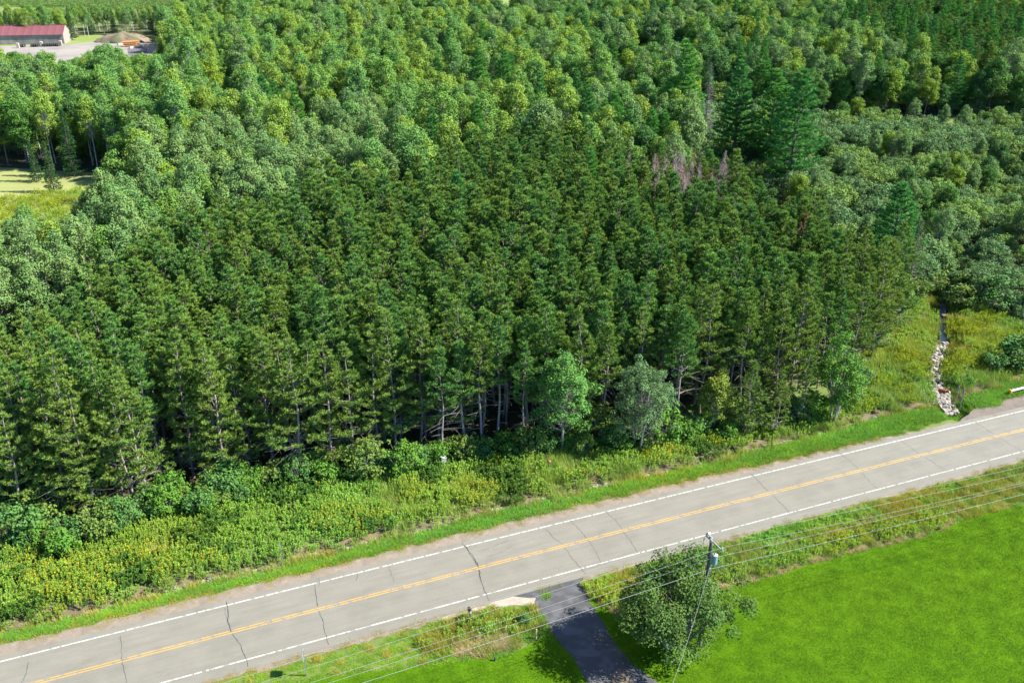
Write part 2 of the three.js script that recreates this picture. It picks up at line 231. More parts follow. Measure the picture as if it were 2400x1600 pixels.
// ---------------------------------------------------------------- tree prototypes
const wood = (r, k) => { const v = 0.8 + r() * 0.4; return [k[0] * v, k[1] * v, k[2] * v]; };
function jitter(r, hue = 0.16, val = 0.3) { const v = 1 - val / 2 + r() * val, h = (r() - 0.5) * hue; return [v * (1 + h), v, v * (1 - h)]; }
function tuft(m, r, p, dir, size, n, w, k, open = 0.75) {
  for (let i = 0; i < n; i++) {
    const d = norm(add(dir, rdir(r), open)), s = norm(cross(d, rdir(r))), l = size * (0.7 + r() * 0.5), t = add(p, d, l), b = add(p, d, l * 0.1), q = jitter(r, 0.1, 0.2);
    m.tri(add(b, s, w), add(b, s, -w), t, [k[0] * q[0], k[1] * q[1], k[2] * q[2]]);
  }
}
// conifers: whorls of branches that carry tufts of needles
function conifer(o) {
  const r = RNG(o.seed), T = new MB(), B = new MB(), C = new MB(), H = o.h, lean = [(r() - 0.5) * 0.03 * H, (r() - 0.5) * 0.03 * H];
  const at = y => [lean[0] * (y / H) ** 2 + 0.12 * Math.sin(y * 0.7 + o.seed), y, lean[1] * (y / H) ** 2 + 0.12 * Math.cos(y * 0.6 + o.seed)];
  const tr = [], rr = []; for (let i = 0; i <= 8; i++) { tr.push(at(H * 0.985 * i / 8)); rr.push(lerp(o.tr, 0.025, (i / 8) ** 1.1)); }
  T.tube(tr, rr, 7, o.barkTint || [1, 1, 1]);
  const y0 = o.cb * H;
  for (let y = y0; y < H * 0.985; y += o.gap * (0.75 + r() * 0.5)) {
    const t = (y - y0) / (H - y0), nb = o.nb + (r() < 0.5 ? 1 : 0), ph = r() * 6.28;
    for (let b = 0; b < nb; b++) {
      if (r() < o.miss) continue;
      const a = ph + b / nb * 6.2832 + (r() - 0.5) * 0.7, L = o.R * o.prof(t) * ((o.lv || 0.65) + r() * (o.lw || 0.55)), up = o.rise(t) + (r() - 0.5) * 0.25;
      const dx = Math.cos(a), dz = Math.sin(a), o0 = at(y), bp = [];
      for (let i = 0; i <= 3; i++) { const q = i / 3; bp.push([o0[0] + dx * L * q * Math.cos(up), o0[1] + L * (q * Math.sin(up) + o.curl * q * q) + (r() - 0.5) * 0.06, o0[2] + dz * L * q * Math.cos(up)]); }
      B.tube(bp, [0.05 * Math.min(1, L / 2), 0.035 * Math.min(1, L / 2), 0.022, 0.012], 3, wood(r, o.branchTint));
      const shade = jitter(r, 0.14, 0.24), k = Math.max(2, Math.round(L * o.dens));
      for (let i = 0; i < k; i++) {
        const q = o.from + (1 - o.from) * Math.sqrt(r()), s = Math.min(2, Math.floor(q * 3)), f = q * 3 - s, c = [0, 1, 2].map(j => lerp(bp[s][j], bp[s + 1][j], f));
        const side = (r() - 0.5) * 2 * L * o.spread * (0.35 + 0.65 * (1 - Math.abs(q - 0.7))), p = [c[0] - dz * side, c[1] + (r() - 0.3) * o.thick + Math.abs(side) * o.curl, c[2] + dx * side];
        if (r() < 0.4) B.tube([c, p], [0.014, 0.008], 3, wood(r, o.branchTint));
        tuft(C, r, p, norm([dx * o.out + (r() - 0.5), o.upw, dz * o.out + (r() - 0.5)]), o.ts * (0.75 + r() * 0.5), o.tn, o.tw, shade, o.open);
      }
    }
  }
  tuft(C, r, at(H * 0.97), [0, 1, 0], o.ts * 1.3, o.tn * 2, o.tw, [1, 1, 1]);
  for (let i = 0; i < o.snags; i++) {                                  // bare dead branches under the crown
    const y = lerp(0.12 * H, y0 + 1.5, r()), a = r() * 6.28, L = 0.5 + r() * o.R * 0.85, p = at(y), e = add(p, [Math.cos(a), -0.05 + r() * 0.3, Math.sin(a)], L);
    B.tube([p, add([0, 1, 2].map(j => (p[j] + e[j]) / 2), [0, 1, 0], 0.08), e], [0.03, 0.018, 0.008], 3, wood(r, [1.5, 1.45, 1.4]));
    if (r() < 0.5) B.tube([[0, 1, 2].map(j => lerp(p[j], e[j], 0.55)), add(e, rdir(r), L * 0.35)], [0.014, 0.006], 3, wood(r, [1.5, 1.45, 1.4]));
  }
  return { trunk: T.geo(), branches: B.geo(), crown: o.bare ? null : C.geo() };
}
// broad-leaved trees: limbs that end in clumps of leaves
function broadleaf(o) {
  const r = RNG(o.seed), T = new MB(), C = new MB(), H = o.h, W = o.w / 2, cb = o.cb * H, cy = (H + cb) / 2, ch = (H - cb) / 2, stems = o.stems || 1, clumps = [];
  for (let i = 0, g = 0; i < o.clumps && g < 4000; g++) {
    const d = rdir(r), q = Math.pow(0.30 + 0.70 * r(), 0.5); if (d[1] < -0.3 && r() < 0.55) continue;
    const t = d[1] * q, wid = o.shape === 'cone' ? lerp(1, 0.35, (t + 1) / 2) : o.shape === 'ovoid' ? Math.sqrt(Math.max(0.08, 1 - Math.pow(Math.abs(t + 0.1), 2.2))) / Math.sqrt(Math.max(0.1, 1 - t * t)) * (t > 0 ? 0.92 : 1) : 1;
    const lb = o.lobe || 0.34, lob = 0.95 - lb / 2 + lb * noise(d[0] * 1.6 + 9, d[2] * 1.6 + d[1] * 1.3 + 9, o.seed);
    const R = lerp(o.cr[0], o.cr[1], r());
    clumps.push([[d[0] * q * (W - R * 0.5) * wid * lob, cy + d[1] * q * (ch - R * 0.4) * lob, d[2] * q * (W - R * 0.5) * wid * lob], R]); i++;
  }
  const roots = Array.from({ length: stems }, (_, i) => stems === 1 ? [0, 0, 0] : [Math.cos(i * 2.4) * 0.3 * (1 + i * 0.15), 0, Math.sin(i * 2.4) * 0.3 * (1 + i * 0.15)]);
  roots.forEach((b, i) => {
    const top = stems === 1 ? [(r() - 0.5) * 0.5, cy + ch * 0.6, (r() - 0.5) * 0.5] : [b[0] * W * 1.6, cy + ch * 0.3, b[2] * W * 1.6];
    T.tube([b, [lerp(b[0], top[0], 0.3) + (r() - 0.5) * 0.2, top[1] * 0.35, lerp(b[2], top[2], 0.3) + (r() - 0.5) * 0.2], [lerp(b[0], top[0], 0.65), top[1] * 0.68, lerp(b[2], top[2], 0.65)], top], [o.tr, o.tr * 0.75, o.tr * 0.45, 0.02], 6, wood(r, o.barkTint || [1, 1, 1]));
  });
  for (const [c, R] of clumps) {
    const b = roots[Math.floor(r() * stems)], y = Math.max(H * 0.12, Math.min(c[1] - 0.5, cb + (c[1] - cb) * 0.45)), f = clamp(y / (cy + ch * 0.6), 0, 1), s0 = [b[0] * (1 + f * W), y, b[2] * (1 + f * W)];
    if (r() < (o.limbs ?? 0.7)) T.tube([s0, [lerp(s0[0], c[0], 0.55), lerp(s0[1], c[1], 0.4), lerp(s0[2], c[2], 0.55)], c], [o.tr * 0.28, o.tr * 0.17, 0.012], 4, wood(r, o.barkTint || [1, 1, 1]));
    const tint = jitter(r, o.hue ?? 0.16, 0.22), n = Math.round(o.leaves / o.clumps * (R / o.cr[1]) ** 1.6 * 1.4);
    for (let i = 0; i < n; i++) {
      const d = rdir(r); if (d[1] < -0.25 && r() < 0.6) continue;
      const p = add(c, [d[0], d[1] * (o.flat ?? 0.85), d[2]], R * Math.pow(r(), 0.36)), out = norm(add(add(d, [0, 0.55, 0]), rdir(r), 0.85)), u = norm(cross(out, rdir(r))), v = cross(out, u), s = o.leaf * (0.65 + r() * 0.6), j = jitter(r, 0.1, 0.22), k = [tint[0] * j[0], tint[1] * j[1], tint[2] * j[2]];
      const a = add(p, u, s), e = add(p, u, -s), w = s * 0.62, l = add(add(p, v, w), out, s * 0.12), q = add(add(p, v, -w), out, s * 0.12);
      C.tri(a, l, e, k); C.tri(a, e, q, k);
    }
  }
  return { trunk: T.geo(), crown: C.geo() };
}
const ROUND = t => Math.pow(1 - t, 0.62) * (0.72 + 0.28 * Math.min(1, t * 3.5));
const redPine = (seed, o = {}) => conifer({ seed, h: 15, cb: 0.48, R: 2.15, tr: 0.15, gap: 0.68, nb: 5, miss: 0.18, lv: 0.5, lw: 0.8, prof: t => Math.pow(1 - t, 0.78) * (0.7 + 0.3 * Math.min(1, t * 3)), rise: t => 0.28 + t * 0.75, curl: 0.26, dens: 8.5, from: 0.36, spread: 0.36, thick: 0.2, out: 0.45, upw: 1.1, ts: 0.36, tn: 20, tw: 0.044, open: 0.8, snags: 22, branchTint: [1, 0.95, 0.9], ...o });
const whitePine = (seed, o = {}) => conifer({ seed, h: 22, cb: 0.2, R: 4.6, tr: 0.3, gap: 1.05, nb: 6, miss: 0.06, prof: t => Math.pow(1 - t, 0.72) * (0.62 + 0.38 * Math.min(1, t * 3)), rise: t => 0.02 + t * 0.8, curl: 0.16, dens: 7.0, from: 0.2, spread: 0.4, thick: 0.16, out: 0.6, upw: 0.9, ts: 0.52, tn: 17, tw: 0.065, open: 0.7, snags: 18, branchTint: [0.8, 0.75, 0.7], ...o });
const spruceTree = (seed, o = {}) => conifer({ seed, h: 14, cb: 0.08, R: 2.3, tr: 0.17, gap: 0.42, nb: 6, miss: 0.06, prof: t => (1 - t) * 0.95 + 0.05, rise: t => -0.18 + t * 0.6, curl: 0.08, dens: 5, from: 0.15, spread: 0.28, thick: 0.14, out: 0.9, upw: 0.25, ts: 0.34, tn: 12, tw: 0.05, open: 0.7, snags: 6, branchTint: [0.7, 0.65, 0.6], ...o });

const M = {
  redPine: [leaf(0.158, 0.292, 0.052), leaf(0.132, 0.275, 0.058), leaf(0.186, 0.298, 0.050)],
  edgePine: [leaf(0.205, 0.300, 0.052), leaf(0.180, 0.285, 0.052)],
  whitePine: [leaf(0.125, 0.330, 0.055), leaf(0.100, 0.295, 0.064)],
  spruce: [leaf(0.050, 0.145, 0.042), leaf(0.065, 0.16, 0.036)],
  aspen: [leaf(0.155, 0.290, 0.050), leaf(0.205, 0.315, 0.044), leaf(0.130, 0.270, 0.060)],
  poplar: [leaf(0.170, 0.275, 0.080), leaf(0.142, 0.255, 0.074)],
  maple: [leaf(0.090, 0.205, 0.034), leaf(0.190, 0.290, 0.028), leaf(0.072, 0.175, 0.040)],
  alder: [leaf(0.145, 0.255, 0.074), leaf(0.125, 0.225, 0.076), leaf(0.175, 0.285, 0.060)],
  shrub: [leaf(0.105, 0.235, 0.028), leaf(0.14, 0.22, 0.04), leaf(0.088, 0.20, 0.044)],
  orange: [leaf(0.27, 0.15, 0.07)],
  roadTree: [leaf(0.105, 0.245, 0.048), leaf(0.125, 0.22, 0.078), leaf(0.165, 0.23, 0.03)],
  oak: [leaf(0.080, 0.150, 0.030)],
};
const BARK = { pine: bark(0.24, 0.205, 0.18), dark: bark(0.11, 0.10, 0.085), pale: bark(0.42, 0.41, 0.37), grey: bark(0.22, 0.21, 0.19), dead: bark(0.23, 0.19, 0.175), ash: bark(0.135, 0.13, 0.13), twig: bark(0.16, 0.145, 0.13) };
function proto(name, geos, crownMat, barkMat, branchMat) {
  const g = new THREE.Group(); g.name = name;
  mesh('trunk', geos.trunk, barkMat, g);
  if (geos.branches && geos.branches.attributes.position.count) mesh('branches', geos.branches, branchMat || barkMat, g);
  if (geos.crown) mesh('crown', geos.crown, crownMat, g);
  return g;
}
const protos = {};
function kind(key, name, geoList, mats, barkMat, branchMat) { protos[key] = []; for (const g of geoList) for (const m of mats) protos[key].push(proto(name, g, m, barkMat, branchMat)); return protos[key]; }
const seeds = (n, a) => Array.from({ length: n }, (_, i) => a + i * 17);
kind('redPine', 'red_pine', seeds(5, 11).map((s, i) => redPine(s, { h: 14.2 + i * 0.4, cb: 0.44 + 0.03 * (i % 3), R: 2.15 + 0.2 * (i % 4) })), M.redPine, BARK.pine, BARK.twig);
kind('edgePine', 'red_pine', seeds(5, 311).map((s, i) => redPine(s, { h: 14 + i * 0.5, cb: 0.08 + 0.08 * (i % 3), R: 3.0 + 0.35 * (i % 3), gap: 0.86, snags: 30, dens: 7.0, rise: t => 0.12 + t * 0.75, miss: 0.22, tn: 22, ts: 0.38 })), M.edgePine, BARK.pine, BARK.twig);
kind('whitePine', 'white_pine', seeds(4, 511).map((s, i) => whitePine(s, { R: 4.2 + 0.4 * (i % 3), cb: 0.08 + 0.03 * i })), M.whitePine, BARK.dark);
kind('spruce', 'spruce_tree', seeds(2, 711).map(s => spruceTree(s)), M.spruce, BARK.dark);
kind('aspen', 'aspen_tree', seeds(4, 811).map((s, i) => broadleaf({ seed: s, h: 14.5 + i, w: 5.4 + 0.6 * (i % 3), cb: 0.24 + 0.04 * i, clumps: 80, cr: [0.55, 1.2], leaves: 9000, leaf: 0.155, tr: 0.14, shape: 'ovoid' })), M.aspen, BARK.pale);
kind('poplar', 'poplar_tree', seeds(3, 911).map((s, i) => broadleaf({ seed: s, h: 15.5 + i, w: 6.2 + 0.6 * i, cb: 0.22, clumps: 105, cr: [0.5, 1.1], leaves: 11500, leaf: 0.155, tr: 0.2, shape: 'ovoid' })), M.poplar, BARK.grey);
kind('maple', 'maple_tree', seeds(3, 1011).map((s, i) => broadleaf({ seed: s, h: 14 + i, w: 7 + 0.6 * i, cb: 0.2, clumps: 100, cr: [0.7, 1.35], leaves: 11500, leaf: 0.175, tr: 0.2, shape: 'round' })), M.maple, BARK.dark);
kind('alder', 'alder_shrub', seeds(3, 1111).map((s, i) => broadleaf({ seed: s, h: 4.6 + 0.5 * i, w: 4.6 + 0.4 * i, cb: 0.03, clumps: 60, cr: [0.4, 0.85], leaves: 4200, leaf: 0.14, tr: 0.07, stems: 5, shape: 'round', hue: 0.2 })), M.alder, BARK.grey);
kind('shrub', 'leafy_shrub', seeds(3, 1211).map((s, i) => broadleaf({ seed: s, h: 2.7 + 0.5 * i, w: 3.0 + 0.4 * i, cb: 0.02, clumps: 42, cr: [0.28, 0.62], leaves: 2600, leaf: 0.12, tr: 0.05, stems: 5, shape: 'round', hue: 0.2 })), M.shrub, BARK.grey);
kind('deadPine', 'dead_pine', seeds(3, 1311).map((s, i) => conifer({ seed: s, h: 12.5 + i, cb: 0.2, R: 2.1, tr: 0.085, gap: 0.3, nb: 7, miss: 0.1, prof: ROUND, rise: t => 0.1 + t * 0.5, curl: 0.1, dens: 3.5, from: 0.3, spread: 0.3, thick: 0.2, out: 1, upw: 0.4, ts: 0.1, tn: 1, tw: 0.01, open: 1, snags: 20, branchTint: [1, 1, 1], bare: true })), [null], BARK.dead);
kind('orangePine', 'browned_pine', seeds(2, 1411).map(s => redPine(s, { h: 13.5, miss: 0.4, dens: 3, tn: 12, tw: 0.03, snags: 30 })), M.orange, BARK.pine, BARK.dead);
kind('thinSpruce', 'thin_spruce', [spruceTree(1601, { h: 13, R: 2.6, cb: 0.12, dens: 2.6, miss: 0.25, tn: 8, snags: 12 })], [leaf(0.13, 0.18, 0.07)], BARK.dark, BARK.dead);
kind('bigDead', 'dead_spruce', [conifer({ seed: 1511, h: 19, cb: 0.1, R: 2.6, tr: 0.13, gap: 0.28, nb: 6, miss: 0.1, prof: t => (1 - t) * 0.9 + 0.1, rise: t => -0.25 + t * 0.5, curl: 0.02, dens: 9, from: 0.2, spread: 0.25, thick: 0.3, out: 1, upw: -0.2, ts: 0.1, tn: 1, tw: 0.01, open: 1, snags: 14, branchTint: [1, 1, 1], bare: true })], [null], BARK.ash);

// ---------------------------------------------------------------- where the trees stand
const PLANT = [...EDGE, ...polyP(0, [2000, 880], [2035, 800], [2110, 730]), ...polyP(14, [2085, 640], [2010, 560], [1900, 462], [1790, 410], [1750, 380], [1640, 340], [1490, 330], [1350, 320], [1220, 300], [1060, 330], [960, 395], [860, 400], [700, 425], [640, 452], [500, 470], [420, 510], [300, 570], [190, 640], [100, 700], [-150, 790], [-400, 860])];
const RIGHTEDGE = [...polyP(0, [1900, 935], [2000, 880], [2035, 800], [2110, 730]), ...polyP(14, [2085, 640], [2010, 560], [1900, 462])];
const DEADZONE = polyP(12, [1490, 345], [1640, 350], [1750, 392], [1745, 452], [1600, 470], [1490, 440], [1460, 385]);
const POPL = [polyP(15, [-300, 450], [-50, 455], [90, 480], [160, 560], [190, 640], [60, 740], [-300, 830]), polyP(15, [190, 430], [240, 390], [330, 385], [450, 400], [480, 470], [400, 520], [300, 575], [200, 600], [150, 540], [120, 490]), polyP(15, [700, 240], [760, 215], [900, 220], [970, 280], [930, 390], [820, 420], [680, 420], [640, 340])];
const YELLOW = polyP(15, [400, 300], [470, 260], [620, 260], [690, 320], [690, 400], [620, 450], [500, 465], [430, 440]);
const BIRCH = polyP(14, [-300, 170], [150, 190], [400, 160], [410, 240], [380, 300], [220, 300], [0, 300], [-300, 260]);
const NE = polyP(13, [1160, -120], [1200, 20], [1310, 60], [1420, 150], [1560, 170], [1750, 190], [1900, 215], [2050, 240], [2200, 225], [2300, 245], [2500, 260], [2900, 240], [2900, -120]);
const DARKPINE = polyP(13, [1980, 30], [2150, -40], [2700, -60], [2700, 200], [2400, 150], [2200, 130], [2080, 100]);
const ALDER = polyP(4, [1880, 285], [1980, 262], [2200, 270], [2420, 255], [2900, 270], [3000, 700], [2500, 800], [2330, 720], [2240, 660], [2200, 600], [2130, 680], [2060, 640], [1950, 520], [1900, 470], [1780, 425], [1740, 385], [1660, 335], [1640, 260], [1680, 215], [1780, 232], [1880, 262]);
const RIGHTMEADOW = polyP(0, [1930, 960], [2000, 880], [2035, 800], [2110, 730], [2140, 690], [2230, 660], [2290, 720], [2420, 770], [2700, 800], [2700, 860], [2420, 915], [2330, 935], [2270, 950], [2180, 975], [2050, 985]);
const CLEAR = [FIELD, polyP(0, [-260, 560], [0, 560], [200, 560], [330, 520], [300, 500], [-260, 500]), YARD, polyP(0, [-200, 100], [150, 100], [230, 82], [360, 84], [400, 92], [400, 120], [-200, 122]), CORN, MEADOWTOP, RIGHTMEADOW, polyP(0, [2280, 740], [2500, 740], [2800, 930], [2300, 960]), MARSH, polyP(0, [1640, 182], [1700, 200], [1850, 228], [1960, 242], [1960, 262], [1640, 205])];
const CREEKGAP = CREEK;
const VIS = [[395, [[-60, 60], [150, 60], [160, 82], [240, 80], [360, 82], [400, 96], [372, 108], [335, 132], [300, 118], [230, 116], [180, 120], [150, 138], [110, 138], [60, 116], [-60, 116]]], [215, [[-60, 388], [130, 394], [232, 405], [225, 420], [190, 440], [180, 455], [125, 495], [40, 490], [-60, 470]]], [520, [[-60, -30], [425, -30], [405, 14], [180, 13], [-60, 22]]], [560, [[1140, -8], [1190, -8], [1212, 12], [1150, 12]]], [262, [[1455, 152], [1560, 162], [1590, 182], [1500, 186], [1450, 170]]]];
const CROWN = { aspen: [14.5, 2.5, 0.35], poplar: [16.5, 3.3, 0.25], maple: [15, 3.8, 0.22], whitePine: [22, 3.5, 0.2], spruce: [14, 1.8, 0.1], redPine: [15, 2, 0.45] };
const hides = (x, D, h, w, cb) => { for (let k = 0; k < 4; k++) for (const q of [-0.7, 0, 0.7]) { const p = project(x + w * q * (k === 3 ? 0.3 : 1), D, h * lerp(cb, 1, k / 3)); if (VIS.some(([d, poly]) => D < d && inside(poly, p[0], p[1]))) return true; } return false; };
const trees = [];                                                    // {key, x, D, s, turn, v}
const specials = [];
function spot(key, px, py, h, label, cat, turn = 0, v = 0, tilt = 0) {    // a single tree known by its top in the photo and its height
  const [x, D] = P(px, py, h); specials.push({ key, x, D, h, label, cat, turn, v, tilt });
}
[[1612, 92, 27], [1742, 140, 24], [1826, 158, 23], [1885, 156, 26], [1850, 200, 20]].forEach(([x, y, h], i) => spot('whitePine', x, y, h, ['tallest white pine between two grey dead spruces', 'broad white pine right of the grey dead spruces', 'white pine with a rusty dead branch, left of the widest pine', 'widest blue-green white pine at the edge of the alder thicket', 'lower white pine wedged between two taller ones by the alder thicket'][i], 'pine tree', i * 1.3, i));
[[1590, 112, 22], [1668, 142, 21]].forEach(([x, y, h], i) => spot('bigDead', x, y, h, ['grey leafless spruce left of the tallest white pine', 'grey leafless spruce right of the tallest white pine'][i], 'dead tree', i * 2));
spot('whitePine', 2122, 425, 18, 'dark white pine standing alone between the plantation and the alders', 'pine tree', 2.1, 3);
spot('thinSpruce', 2160, 520, 13, 'thin half dead spruce leaning beside the lone white pine', 'dead tree', 1, 0, -0.10);
[[1385, 345, 18], [1320, 220, 17], [1420, 230, 17], [1070, 395, 18], [1530, 250, 17], [1010, 250, 17], [960, 265, 17], [870, 290, 17], [1500, 140, 16], [1210, 330, 16], [1560, 255, 16], [1475, 255, 16]].forEach(([x, y, h], i) => spot('whitePine', x, y, h, null, 'pine tree', i, i));
[[140, 255, 15], [100, 330, 11], [365, 8, 11], [80, 20, 9], [65, 330, 9], [700, 60, 13]].forEach(([x, y, h], i) => spot('spruce', x, y, h, null, 'spruce', i, i));

const ROADTREES = [[1318, 1064], [1498, 1054], [1955, 985], [1672, 1012]].map(q => P(...q));
const blocked = (x, D, r) => ROADTREES.some(q => Math.hypot(q[0] - x, q[1] - D) < r + 0.8) || specials.some(s => Math.hypot(s.x - x, s.D - D) < r);
const inView = (x, D, m = 40) => { const [u, v] = project(x, D, 8); return u > -m && u < 2400 + m && v > -m; };
{
  const r = RNG(99);
  for (let j = 0; j < 70; j++) for (let i = -40; i < 62; i++) {        // the plantation stands in rows
    const a = 0.36, gx = i * 2.75 + (j % 2) * 1.2 + (r() - 0.5) * 1.3, gy = j * 2.6 + (r() - 0.5) * 1.2, x = (gx * Math.cos(a) - gy * Math.sin(a)) * 0.95 + 10, D = 70 + gx * Math.sin(a) + gy * Math.cos(a), q = r(), v = Math.floor(r() * 60), tu = r() * 6.28, sc = r();
    if (!inside(PLANT, x, D) || q < 0.035 || D > 205) continue;
    const [u] = project(x, D, 10); if (u < -420 || u > 2700) continue;
    if (blocked(x, D, 2.4)) continue;
    const e = distTo(EDGE, x, D), dz = inside(DEADZONE, x, D);
    let key = e < 3.4 && hash2(i, j, 12) < (u < 1000 ? 0.95 : 0.4) || distTo(RIGHTEDGE, x, D) < 3.5 && hash2(i, j, 13) < 0.6 ? 'edgePine' : 'redPine';
    if (dz) key = q < 0.70 ? 'deadPine' : q < 0.78 ? 'orangePine' : 'redPine';
    else if (q > 0.990 && e > 20) key = 'orangePine';
    trees.push({ key, x, D, s: 0.82 + sc * 0.26 + 0.14 * noise(x * 0.07, D * 0.07, 66), turn: tu, v });
  }
  const G = 4.9;
  for (let j = 0; j < 110; j++) for (let i = -80; i < 80; i++) {       // mixed woods beyond
    const x = (i + (j % 2) * 0.5 + (r() - 0.5) * 0.75) * G, D = 70 + (j + (r() - 0.5) * 0.75) * G * 0.92, q = r(), v = Math.floor(r() * 60), tu = r() * 6.28, sc = r(), q2 = r();
    const [u, w] = project(x, D, 12); if (u < -160 || u > 2640 || w < -70 || D > 520) continue;
    if (dFar(x, D) < 22 || inside(PLANT, x, D) || inside(ALDER, x, D) || CLEAR.some(c => inside(c, x, D)) || distTo(EDGE, x, D) < 3) continue;
    if (D < 190 && u > 2000 || u > 1640 && D < 262) continue;
    if (D < 112 && u > -60) continue;
    if (distTo(CREEKGAP, x, D) < 4 || blocked(x, D, 3.0)) continue;
    let key = 'aspen', s = 0.72 + sc * 0.55; const n = noise(x * 0.018, D * 0.018, 77), n2 = noise(x * 0.04, D * 0.04, 78);
    if (POPL.some(c => inside(c, x, D))) { key = q < 0.85 ? 'poplar' : 'aspen'; s = 0.85 + sc * 0.25; }
    else if (inside(YELLOW, x, D)) { key = q < 0.75 ? 'poplar' : 'aspen'; s = 0.9 + sc * 0.25; }
    else if (inside(BIRCH, x, D)) key = q < 0.68 ? 'aspen' : q < 0.74 ? 'whitePine' : q < 0.80 ? 'spruce' : 'maple';
    else if (inside(DARKPINE, x, D)) { key = q < 0.6 ? 'redPine' : q < 0.8 ? 'whitePine' : 'maple'; }
    else if (inside(NE, x, D)) { key = q < 0.62 ? 'maple' : q < 0.78 ? 'aspen' : q < 0.92 ? 'poplar' : q < 0.97 ? 'whitePine' : 'spruce'; }
    else key = q < 0.40 + n * 0.2 ? 'aspen' : q < 0.70 ? (n2 > 0.5 ? 'poplar' : 'aspen') : q < 0.84 ? 'maple' : q < 0.90 ? (n > 0.5 ? 'whitePine' : 'poplar') : q < 0.97 ? 'aspen' : 'spruce';
    if (key === 'whitePine') s *= 0.75; if (key === 'maple') s *= 0.92;
    if (inside(CLEAR[1], x, D)) continue;
    s *= q2 < 0.08 ? 0.7 : 1;
    { const [h, w, cb] = CROWN[key]; for (let k = 0; k < 3 && s && hides(x, D, h * s, w * s, cb); k++) s = k === 2 ? 0 : s * 0.78; }
    if (!s) continue;
    trees.push({ key, x, D, s, turn: tu, v });
  }
  for (let px = -40; px < 420; px += 13) { const [x, D] = P(px + r() * 8, 372 - r() * 26 + (px > 200 ? 14 : 0), 0); trees.push({ key: 'alder', x, D, s: 0.55 + r() * 0.7, turn: r() * 6, v: Math.floor(r() * 9) }); }
  for (let px = 1440; px < 2440; px += 12) { const [x, D] = P(px + r() * 8, table([[1480, 176], [1640, 208], [1900, 262], [2100, 262], [2400, 270]], px) - 8 + r() * 12, 0); trees.push({ key: 'alder', x, D, s: 0.6 + r() * 0.9, turn: r() * 6, v: Math.floor(r() * 9) }); }
  for (let j = 0; j < 60; j++) for (let i = -30; i < 70; i++) {        // alder thicket
    const g = 3.2, x = 60 + (i + (r() - 0.5) * 0.8) * g, D = 85 + (j + (r() - 0.5) * 0.8) * g, v = Math.floor(r() * 60), tu = r() * 6.28, sc = r();
    if (!inside(ALDER, x, D) || inside(PLANT, x, D) || inside(RIGHTMEADOW, x, D) || distTo(CREEK, x, D) < (D > 122 ? 1.0 : 2.2) || blocked(x, D, 2.5)) continue;
    const [u] = project(x, D, 3); if (u > 2640) continue;
    { const n = noise(x * 0.06, D * 0.06, 88), n2 = noise(x * 0.13, D * 0.13, 89); if (n2 > 0.72 && D > 125 && sc > 0.55) trees.push({ key: sc > 0.8 ? 'maple' : 'poplar', x, D, s: 0.42 + sc * 0.2, turn: tu, v }); else trees.push({ key: 'alder', x, D, s: (0.5 + sc * 0.75) * (0.75 + n * 0.6), turn: tu, v: Math.floor(n2 * 2.99 + sc * 0.6) % 3 + 3 * (v % 3) }); }
  }
}
// single roadside trees and shrubs
const roadProto = (seed, o, m, b) => proto('roadside_tree', broadleaf({ seed, shape: 'round', lobe: 0.62, clumps: 150, cr: [0.4, 0.95], leaves: 15000, leaf: 0.13, tr: 0.14, cb: 0.08, ...o }), m, b);
function single(g, x, D, turn, label, category, group) { g.name = numbered(g.name); g.position.set(x, ground(x, D) - 0.05, -D); g.rotation.y = turn; tag(g, label, category, group); scene.add(g); return g; }
function atBase(px, py) { return P(px, py, 0); }
{
  let p = atBase(1318, 1064); single(roadProto(2001, { h: 14.4, w: 9.4, cb: 0.12, shape: 'ovoid', clumps: 170, leaves: 19000 }, M.roadTree[0], BARK.grey), ...p, 0.4, 'tall bright green leafy tree at the plantation edge, hanging over the meadow', 'tree');
  p = atBase(1498, 1054); single(roadProto(2002, { h: 12.0, w: 9.2, cb: 0.05, stems: 4, leaf: 0.10, cr: [0.4, 0.8], leaves: 20000 }, M.roadTree[1], BARK.grey), ...p, 1.0, 'round grey green willow right of the tall leafy roadside tree', 'tree');
  p = atBase(1672, 1012); single(roadProto(2003, { h: 8.2, w: 5.0, cb: 0.2, clumps: 80, leaves: 8500 }, M.roadTree[2], BARK.grey), ...p, 2.0, 'small yellow green tree between the grey green willow and the dark pines', 'tree');
  p = atBase(1955, 985); single(roadProto(2004, { h: 11.5, w: 6.6, cb: 0.03, clumps: 120, leaves: 15000, stems: 3 }, M.shrub[0], BARK.grey), ...p, 3.0, 'dense dark green leafy tree at the right end of the plantation front', 'tree');
  p = atBase(1735, 1012); single(roadProto(2006, { h: 4.5, w: 4.6, cb: 0.02, clumps: 70, leaves: 7000, stems: 4, leaf: 0.11 }, M.shrub[1], BARK.grey), ...p, 1.7, 'bushy young tree above the ditch stones, left of the dark roadside post', 'tree');
  p = P(1586, 1434, 3.9); single(proto('oak_tree', broadleaf({ seed: 2005, h: 9.0, w: 11.2, cb: 0.02, clumps: 150, cr: [0.55, 1.5], leaves: 52000, leaf: 0.115, tr: 0.17, stems: 6, shape: 'round', lobe: 0.75, hue: 0.22, limbs: 0.8 }), M.oak[0], BARK.grey), ...p, 0.2, 'broad dark green tree standing alone on the lawn beside the driveway', 'tree');
}
